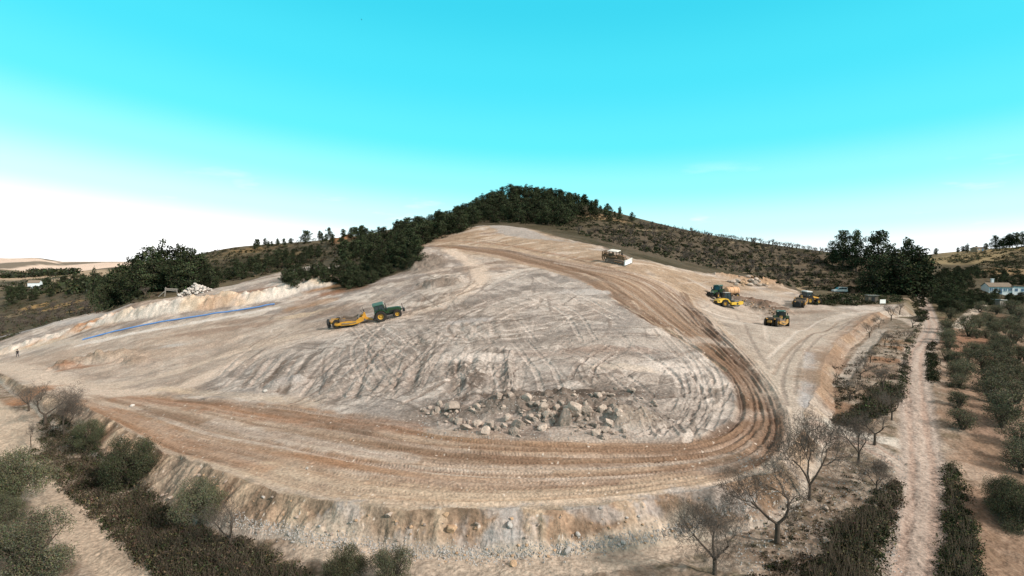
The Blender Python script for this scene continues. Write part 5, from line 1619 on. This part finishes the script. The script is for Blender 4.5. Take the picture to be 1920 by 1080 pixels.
# --- houses
def house(label, L, Wd, H, rise, nwin, chim=None, annex=False, roofm=M_ROOFT, wallm=None):
    t = empty('house', label, 'house')
    w = MB().box((0, 0, H / 2 - .4), (L, Wd, H + .8))
    w.poly([(-L / 2, -Wd / 2, H), (-L / 2, Wd / 2, H), (-L / 2, 0, H + rise - .06)], [(0, 1, 2)])
    w.poly([(L / 2, -Wd / 2, H), (L / 2, Wd / 2, H), (L / 2, 0, H + rise - .06)], [(0, 1, 2)])
    w = w.build('wall', wallm or M_PLASTER, t)
    ov = .35
    r = MB().prism([(-Wd / 2 - ov, H - ov * rise / Wd * 2), (0, H + rise), (Wd / 2 + ov, H - ov * rise / Wd * 2), (Wd / 2 + ov, H + .16 - ov * rise / Wd * 2), (0, H + rise + .18), (-Wd / 2 - ov, H + .16 - ov * rise / Wd * 2)], -L / 2 - .2, L / 2 + .2).build('roof', roofm, t)
    r.rotation_euler = (0, 0, PI / 2)
    for i in range(nwin):
        x = -L / 2 + L * (i + .5) / nwin
        if i == nwin // 2:
            MB().box((x, -Wd / 2 - .02, 1.05), (1.0, .1, 2.1)).build('door', M_WIN, t)
        else:
            f = MB().box((x, -Wd / 2 - .02, 1.55), (1.0, .1, 1.1)).build('window', M_WIN, t)
            MB().box((x, -Wd / 2 - .09, .96), (1.2, .14, .08)).box((x, -Wd / 2 - .08, 1.55), (.06, .04, 1.1)).build('frame', M_WHITE, f)
    if chim:
        MB().box((chim, .6, H + rise * .8 + .5), (.8, .8, 2.6)).box((chim, .6, H + rise * .8 + 1.9), (1.0, 1.0, .16)).build('chimney', M_PLASTER, r if False else t)
    if annex:
        MB().box((L / 2 + 2.2, -.8, 1.2), (4.6, Wd * .8, 3.2)).build('annex_wall', M_PLASTER, t)
        MB().prism([(L / 2 + .1, 3.05), (L / 2 + 4.8, 2.75), (L / 2 + 4.8, 2.9), (L / 2 + .1, 3.3)], -Wd * .45 - .9, Wd * .45 - .8).build('annex_roof', roofm, t)
        for x in (L / 2 + 1.2, L / 2 + 3.2):
            MB().box((x, -.8 - Wd * .4 - .02, 1.5), (.9, .1, 1.0)).build('annex_window', M_WIN, t)
    return t


def set_at(o, px, py, yaw, sink=.1, depth=None):
    p = hit(px, py, Z)
    if depth:
        dx, dy, dz = ray(px, py)
        p = np.array([dx / dy * depth, depth])
    o.location = (p[0], p[1], float(hz(p[0], p[1])) - sink)
    o.rotation_euler = (0, 0, yaw)
    return o


set_at(house('white country house with a tall chimney in the valley right of the lane', 7.6, 5.6, 2.7, 1.3, 5, -1.2, True), 1868, 549, math.radians(-14), .2)
set_at(house('small white house among dark trees in the far left valley', 7, 6, 4.6, 1.6, 3), 66, 541, math.radians(22), .2)
set_at(house('small low farmhouse on the far right skyline among pines', 8, 5, 1.9, .8, 3, wallm=M_TANW), 1836, 471, .1, .1)
sh = empty('garden_shed', 'low shed with a pale sheet roof at the far edge of the olive grove', 'shed')
MB().box((0, 0, 1.0), (2.6, 2.2, 2.0)).build('wall', M_WOOD, sh)
MB().prism([(-1.6, 2.15), (1.6, 1.95), (1.6, 2.05), (-1.6, 2.27)], -1.5, 1.5).build('roof', M_WHITE, sh)
set_at(sh, 1873, 573, .3)
hut = empty('field_hut', 'small grey stone hut with a flat slab roof beside the apron junction', 'hut')
MB().box((0, 0, .8), (2.2, 2.0, 1.7)).build('wall', M_DIRTY, hut, .04)
MB().box((0, 0, 1.72), (2.6, 2.4, .14)).build('roof', M_STEEL, hut)
MB().box((0, -1.0, .7), (.7, .08, 1.3)).build('door', M_BLACK, hut)
set_at(hut, 1634, 566, -.2)
sg = empty('notice_board', 'small white board on two posts beside the apron junction', 'sign')
MB().box((0, 0, 1.3), (1.3, .05, .9)).build('board', M_WHITE, sg)
for s in (-.5, .5):
    MB().tube((s, .05, -.2), (s, .05, 1.7), .04, n=6).build('post', M_STEEL, sg)
set_at(sg, 1655, 575, 0)
tb = empty('timber_barrier', 'weathered timber barrier leaning beside the white rock heap', 'barrier')
MB().box((0, 0, 1.1), (.22, .22, 3.0), ry=.12).build('post', M_WOOD, tb)
MB().box((1.5, 0, 2.1), (3.2, .1, .35), ry=.05).box((1.5, .0, 1.7), (3.0, .1, .2), ry=.1).build('rail', M_WOOD, tb)
MB().box((-.9, 0, .8), (2.2, .16, .2), ry=-.75).build('brace', M_WOOD, tb)
MB().box((3.0, 0, .8), (.18, .18, 2.2), ry=-.1).build('post', M_WOOD, tb)
set_at(tb, 310, 556, .15)


# --- the walker on the left track
def walker():
    J = {'pelvis': (0, 0, .93, .13, .105), 'waist': (.01, 0, 1.1, .125, .09), 'chest': (.03, 0, 1.32, .155, .10), 'neck': (.04, 0, 1.5, .055, .055), 'chin': (.06, 0, 1.58, .07, .08), 'head': (.06, 0, 1.68, .085, .10), 'crown': (.055, 0, 1.76, .06, .07),
         'shL': (.02, .2, 1.42, .062, .062), 'elL': (-.06, .27, 1.15, .048, .048), 'wrL': (.06, .26, .93, .034, .034), 'haL': (.09, .25, .85, .03, .04), 'shR': (.02, -.2, 1.42, .062, .062), 'elR': (.0, -.27, 1.15, .048, .048), 'wrR': (.16, -.24, .97, .034, .034), 'haR': (.2, -.23, .9, .03, .04),
         'hiL': (.02, .1, .86, .1, .1), 'knL': (.2, .11, .5, .066, .066), 'anL': (.26, .11, .1, .045, .045), 'toL': (.42, .12, .045, .04, .035), 'hiR': (-.02, -.1, .86, .1, .1), 'knR': (-.08, -.11, .48, .066, .066), 'anR': (-.3, -.11, .13, .045, .045), 'toR': (-.17, -.12, .045, .04, .035)}
    E = 'pelvis-waist waist-chest chest-neck neck-chin chin-head head-crown chest-shL shL-elL elL-wrL wrL-haL chest-shR shR-elR elR-wrR wrR-haR pelvis-hiL hiL-knL knL-anL anL-toL pelvis-hiR hiR-knR knR-anR anR-toR'.split()
    for sd, y in (('L', 1), ('R', -1)):                     # four fingers and a thumb on each hand
        hx, hy, hz_ = J['ha' + sd][:3]
        for i in range(4):
            J['f%d%s' % (i, sd)] = (hx + .045 - .008 * i, hy + (i - 1.5) * .019, hz_ - .055, .009, .009)
            J['g%d%s' % (i, sd)] = (hx + .05 - .01 * i, hy + (i - 1.5) * .019, hz_ - .09 + .006 * abs(i - 1), .008, .008)
            E += ['ha%s-f%d%s' % (sd, i, sd), 'f%d%s-g%d%s' % (i, sd, i, sd)]
        J['th' + sd] = (hx + .06, hy - y * .035, hz_ - .02, .01, .01)
        E.append('ha%s-th%s' % (sd, sd))
    ks = list(J)
    me = bpy.data.meshes.new('person')
    me.from_pydata([J[k][:3] for k in ks], [tuple(ks.index(x) for x in e.split('-')) for e in E], [])
    o = bpy.data.objects.new('person', me)
    COL.objects.link(o)
    o.modifiers.new('skin', 'SKIN').use_smooth_shade = True
    for k, v in zip(ks, me.skin_vertices[0].data):
        v.radius = J[k][3:]
    me.skin_vertices[0].data[0].use_root = True
    o.modifiers.new('sub', 'SUBSURF').levels = 1
    dg = bpy.context.evaluated_depsgraph_get()
    full = bpy.data.meshes.new_from_object(o.evaluated_get(dg))
    bpy.data.objects.remove(o)
    o = bpy.data.objects.new('person', full)
    COL.objects.link(o)
    full.materials.clear()
    for m in (mat('skin', .6, base=(.36, .2, .14)), mat('black_jacket', .9, base=(.012, .012, .014)), mat('dark_trousers', .9, base=(.035, .032, .042)), M_BLACK):
        full.materials.append(m)
    for p in full.polygons:
        z, y = p.center.z, abs(p.center.y)
        p.material_index = 0 if z > 1.5 or (y > .2 and z < .92) else 1 if z > .95 or y > .21 else 3 if z < .12 else 2
    hb = MB().lathe([(.02, 1.83), (.06, 1.825), (.1, 1.79), (.118, 1.73), (.115, 1.67), (.1, 1.64)], (.035, 0, 0), 16, 'Z', False).build('hair', M_BLACK, o, sm=True)
    fb = MB().box((.155, .0, 1.685), (.035, .025, .05), taper=.6).box((.135, .04, 1.71), (.015, .028, .014)).box((.135, -.04, 1.71), (.015, .028, .014)).box((.135, 0, 1.635), (.012, .05, .012))
    fb.build('face', full.materials[0], o)
    return o


pw = tag(walker(), 'person in a black jacket and dark trousers walking on the pale left track', 'person')
set_at(pw, 33, 670, math.radians(155), .02)
bd = MB().prism([(-.3, 0), (-.1, .07), (.15, .06), (.28, .02), (.1, -.05), (-.1, -.05)], -.06, .06)
bd.poly([(.1, .04, .03), (-.08, .04, .03), (-.15, .5, .22), (-.02, .55, .22), (-.2, 1.0, .1)], [(0, 1, 2, 3), (3, 2, 4)])
bd.poly([(.1, -.04, .03), (-.08, -.04, .03), (-.15, -.5, .22), (-.02, -.55, .22), (-.2, -1.0, .1)], [(3, 2, 1, 0), (4, 2, 3)])
bd = tag(bd.build('bird', M_BLACK), 'dark bird flying alone high in the blue sky', 'bird')
dx, dy, dz = ray(678, 37)
bd.location = (dx * 260, dy * 260, CAMZ + dz * 260)

# --- boulders and stones
def rock_mesh(name, seed, m, facets=11, el=(1, .8, .7), sub=3):
    rg = np.random.default_rng(seed)
    bm = bmesh.new()
    bmesh.ops.create_icosphere(bm, subdivisions=sub, radius=1)
    pl = [(lambda v: v / np.linalg.norm(v))(rg.normal(size=3)) for _ in range(facets)]
    ds = rg.uniform(.45, .82, facets)
    for v in bm.verts:
        p = np.array(v.co)
        for n, d in zip(pl, ds):
            k = p @ n - d
            if k > 0:
                p = p - n * k
        p = p * (1 + .05 * math.sin(p[0] * 5 + seed) * math.cos(p[1] * 6)) + rg.normal(0, .012, 3)
        v.co = p * np.array(el)
    me = bpy.data.meshes.new(name)
    bm.to_mesh(me)
    bm.free()
    me.materials.append(m)
    return me


M_ROCK = mat('limestone', .95, base=(.385, .31, .26), nscale=2.5, namt=.3, bump=.12, bscale=5, obj_var=.24, spec=.1)
M_ROCKG = mat('grey_limestone', .95, base=(.37, .345, .325), nscale=2, namt=.16, bump=.04, bscale=6, obj_var=.2, spec=.1)
M_ROCKO = mat('ochre_stone', .95, base=(.42, .28, .18), nscale=2, namt=.18, bump=.04, bscale=6, obj_var=.2, spec=.1)
M_ROCKW = mat('white_stone', .95, base=(.50, .45, .41), nscale=2, namt=.1, bump=.04, bscale=6, obj_var=.12, spec=.1)
ROCKS = [rock_mesh('boulder', i, M_ROCK, 15 + i % 5, ((1, .8, .7), (1, .9, .85), (1, .65, .55), (1, .85, .6), (1, .7, .8), (1, .6, .75))[i % 6]) for i in range(9)]
SM = {m.name: [rock_mesh('stone', 40 + i, m, 8, (1, .85, .65), 2) for i in range(3)] for m in (M_ROCK, M_ROCKG, M_ROCKO, M_ROCKW)}


def rock(me, px, py, rpx, label, group, name, sink=.55, lift=0., cat=None):
    p = hit(px, py, Z)
    r = rpx * math.hypot(*p) / FPX
    o = link(name, me, None, (p[0], p[1], float(hz(*p)) + r * (.62 - sink) + lift))
    o.scale = (r * rs.uniform(.9, 1.2), r * rs.uniform(.9, 1.15), r * rs.uniform(.9, 1.2))
    o.rotation_euler = (rs.uniform(-.5, .5), rs.uniform(-.5, .5), rs.uniform(0, 6.3))
    return tag(o, label, cat or name, group)


BOULD = ((235,278,28),(195,290,20),(165,290,16),(225,255,16),(295,296,16),(320,275,14),(350,250,50),(250,226,22),(480,262,24),(520,242,25),(390,346,28),(440,392,40),(525,366,38),(605,382,46),(580,428,34),(655,402,28),(735,334,28),(715,382,30),(775,428,35),(820,382,46),(885,354,28),(900,318,28),(960,312,24),(935,337,20),
         (910,225,32),(955,226,22),(1000,202,24),(1000,252,40),(1025,295,32),(945,380,18),(990,395,36),(1005,340,20),(1155,345,66),(1210,258,60),(1250,300,22),(1245,342,25),(1290,270,42),(1300,216,20),(1230,390,18),(1250,408,14),(1275,380,18),(1415,264,30),(1530,282,32),(1475,280,20),(1470,360,40),(1360,372,28),(1390,385,18),(1440,408,38),(1475,420,18),
         (1500,435,18),(1365,437,28),(1430,462,30),(1580,420,16),(1590,456,22),(675,166,30),(755,162,26),(1480,162,26),(1385,162,36),(1430,150,12),(1640,120,16),(1790,322,18),(1785,214,16),(1215,156,22),(360,410,14),(345,336,20),(820,450,18),(830,322,14),(1060,300,26),(1090,250,24),(1120,210,22),(870,180,26),(1330,300,24),(1160,260,30),(1070,340,20),(850,270,18),(700,250,14))
SPECIAL = {15: 'big pale-brown rounded boulder at the front of the rubble heap', 19: 'rounded brown boulder in the middle front of the rubble heap', 32: 'largest boulder of the heap, a long flat slab leaning right', 33: 'large blocky boulder just above the long slab', 44: 'pale boulder at the right end of the rubble heap',
           11: 'upright grey boulder at the left front of the rubble heap', 6: 'jagged boulder topping the left end of the rubble heap'}
for i, (x, y, r) in enumerate(BOULD):
    sp = SPECIAL.get(i)
    rock(ROCKS[i % 9], 760 + x * .2604, 700 + y * .2604 + r * .06, r * .375, sp or 'rough brown-grey boulder in the rubble heap beside the haul road', None if sp else 'boulders of the rubble heap', 'boulder', .3 if r > 24 else .42)
g7 = np.random.default_rng(12)
for i in range(150):
    k = BOULD[g7.integers(len(BOULD))]
    x, y = k[0] + g7.normal(0, 34), k[1] + g7.normal(0, 20)
    rock(ROCKS[int(g7.integers(9))], 760 + x * .2604, 700 + y * .2604, g7.uniform(2.4, 6.2), 'small broken rock lying between the boulders of the rubble heap', 'small rocks of the rubble heap', 'rock', .4)
for x, y, r, lb, m in ((1064,1036,10,'largest grey stone lying loose at the foot of the bank, centre',M_ROCKG),(963,1060,9,'ochre stone out on the gravel path below the bank',M_ROCKO),(1168,1018,6,'grey stone on the path right of the big loose one',M_ROCKG),(1161,1023,5,'smaller grey stone touching another at the bank foot',M_ROCKG),
                       (956,986,9,'tall grey stone stuck in the grey streak of the bank',M_ROCKG),(1084,1003,7,'grey stone halfway up the bank on its brown part',M_ROCKG),(1127,954,5,'grey stone on the crest of the bank, right of centre',M_ROCKG),(894,984,6,'pale stone in the orange bank left of the grey streak',M_ROCK),
                       (836,968,8,'small ochre block near the crest of the bank',M_ROCKO),(729,968,9,'pale block near the crest of the bank left of centre',M_ROCK),(846,996,14,'big ochre block jutting from the middle of the bank',M_ROCKO),(498,735,5,'lone cream boulder where the mound meets the haul road',M_ROCKW),(576,880,4,'flat pale stone on the left part of the haul road',M_ROCKW),(248,762,4,'pale stone on the rusty left end of the haul road',M_ROCKW)):
    rock(SM[m.name][int(x) % 3], x, y, r, lb, None, 'stone', .3)
g5 = np.random.default_rng(3)
for i in range(110):                                   # stones rolled to the foot of the bank
    x = g5.uniform(470, 1400)
    y = np.interp(x, [470, 600, 760, 900, 1000, 1100, 1200, 1300, 1400], [985, 1015, 1036, 1043, 1040, 1026, 1012, 985, 940]) + abs(g5.normal(0, 7)) - 4
    rock(rs.choice(SM[rs.choice(['limestone', 'grey_limestone', 'ochre_stone', 'grey_limestone'])]), x, y, g5.uniform(1.6, 4.2), 'small loose stone among those along the foot of the bank', 'loose stones along the foot of the bank', 'stone', .3)
for i in range(70):
    x = g5.uniform(330, 1440)
    t = g5.uniform(.1, .9)
    y = np.interp(x, [330, 600, 760, 900, 1100, 1300, 1440], [862, 952, 962, 962, 955, 926, 890]) * (1 - t) + t * np.interp(x, [330, 600, 760, 900, 1000, 1200, 1300, 1440], [925, 1012, 1034, 1040, 1036, 1010, 985, 940])
    rock(rs.choice(SM[rs.choice(['limestone', 'grey_limestone', 'ochre_stone', 'ochre_stone'])]), x, y, g5.uniform(1.8, 5), 'small stone stuck in the face of the bank', 'stones stuck in the face of the bank', 'stone', .45)
for i in range(150):                                    # chalky heap
    a, q = g5.uniform(0, 2 * PI), math.sqrt(g5.random())
    x, y = -84.4 + 4.4 * q * math.cos(a), 151.5 + 3.2 * q * math.sin(a)
    r = g5.uniform(.2, .62)
    o = link('white_rock', rs.choice(SM['white_stone']), None, (x, y, float(hz(x, y)) + (1 - q) * 2.5 * g5.uniform(.75, 1) + .1))
    o.scale = (r, r * g5.uniform(.8, 1.1), r * g5.uniform(.7, 1))
    o.rotation_euler = (g5.uniform(-.6, .6), g5.uniform(-.6, .6), g5.uniform(0, 6))
    tag(o, 'chalk-white rock in the heap in front of the pine clump', 'rock', 'chalk-white rocks of the heap')
for x, y, r in ((1374,531,6),(1384,530,7),(1392,532,6),(1400,534,5),(1407,536,6),(1415,533,7),(1424,537,5),(1431,536,5),(1438,534,4),(1380,535,5),(1395,528,5),(1408,528,6),(1416,526,6),(1403,521,5),(1410,520,4),(1423,528,4),(1368,529,4),(1437,537,3),(1393,536,4),(1340,514,3),(1386,519,3)):
    rock(rs.choice(SM[rs.choice(['limestone', 'ochre_stone', 'limestone'])]), x, y, r, 'pale rock in the cluster at the upper edge of the apron', 'pale rocks at the upper edge of the apron', 'rock', .25)
for i in range(30):
    t = g5.random()
    x, y = 1395 + 75 * t + g5.normal(0, 4), 567 + 26 * t + g5.normal(0, 3)
    rock(rs.choice(SM[rs.choice(['limestone', 'ochre_stone'])]), x, y, g5.uniform(1.2, 2.6), 'brown clod in the soil heap behind the roller', 'clods in the soil heap behind the roller', 'clod', .3)
for px, py, r in ((1546,955,7),(1550,1018,11),(1560,1010,7),(1640,952,5),(1644,945,4),(1530,1000,4),(1700,872,3),(320,935,5),(305,930,4),(312,928,3),(288,915,3),(340,985,5)):
    rock(rs.choice(SM['limestone']), px, py, r, 'weathered stone half hidden in the scrub below the bank', 'weathered stones in the scrub', 'stone', .3)
# gravel: too small and too many to count
g6 = np.random.default_rng(8)
gv, gq = [], []
base = np.array([(1, 0, 0), (-.5, .8, 0), (-.6, -.8, 0), (.1, 0, .8)], float)
for i in range(5200):
    if i < 2600:
        x = g6.uniform(430, 1420)
        y = np.interp(x, [430, 600, 760, 900, 1000, 1100, 1200, 1300, 1420], [972, 1012, 1032, 1040, 1036, 1024, 1010, 985, 930]) + g6.normal(0, 9)
    elif i < 4200:
        x, y = g6.uniform(1380, 1690), g6.uniform(850, 1075)
    else:
        x, y = g6.uniform(780, 1240), g6.uniform(735, 825)
    p = hit(x, y, Z)
    s = g6.uniform(.03, .10)
    a = g6.uniform(0, 6.3)
    R_ = np.array([[math.cos(a), -math.sin(a), 0], [math.sin(a), math.cos(a), 0], [0, 0, 1]])
    gv.append(base @ R_.T * s + np.array([p[0], p[1], float(hz(*p)) - .005]))
    gq.append(np.array([[0, 1, 3], [1, 2, 3], [2, 0, 3]]) + 4 * i)
tag(link('gravel', new_mesh('gravel', np.vstack(gv), np.vstack(gq), False, None, [M_ROCKG])), 'scattered gravel and chips', None, None, 'stuff')
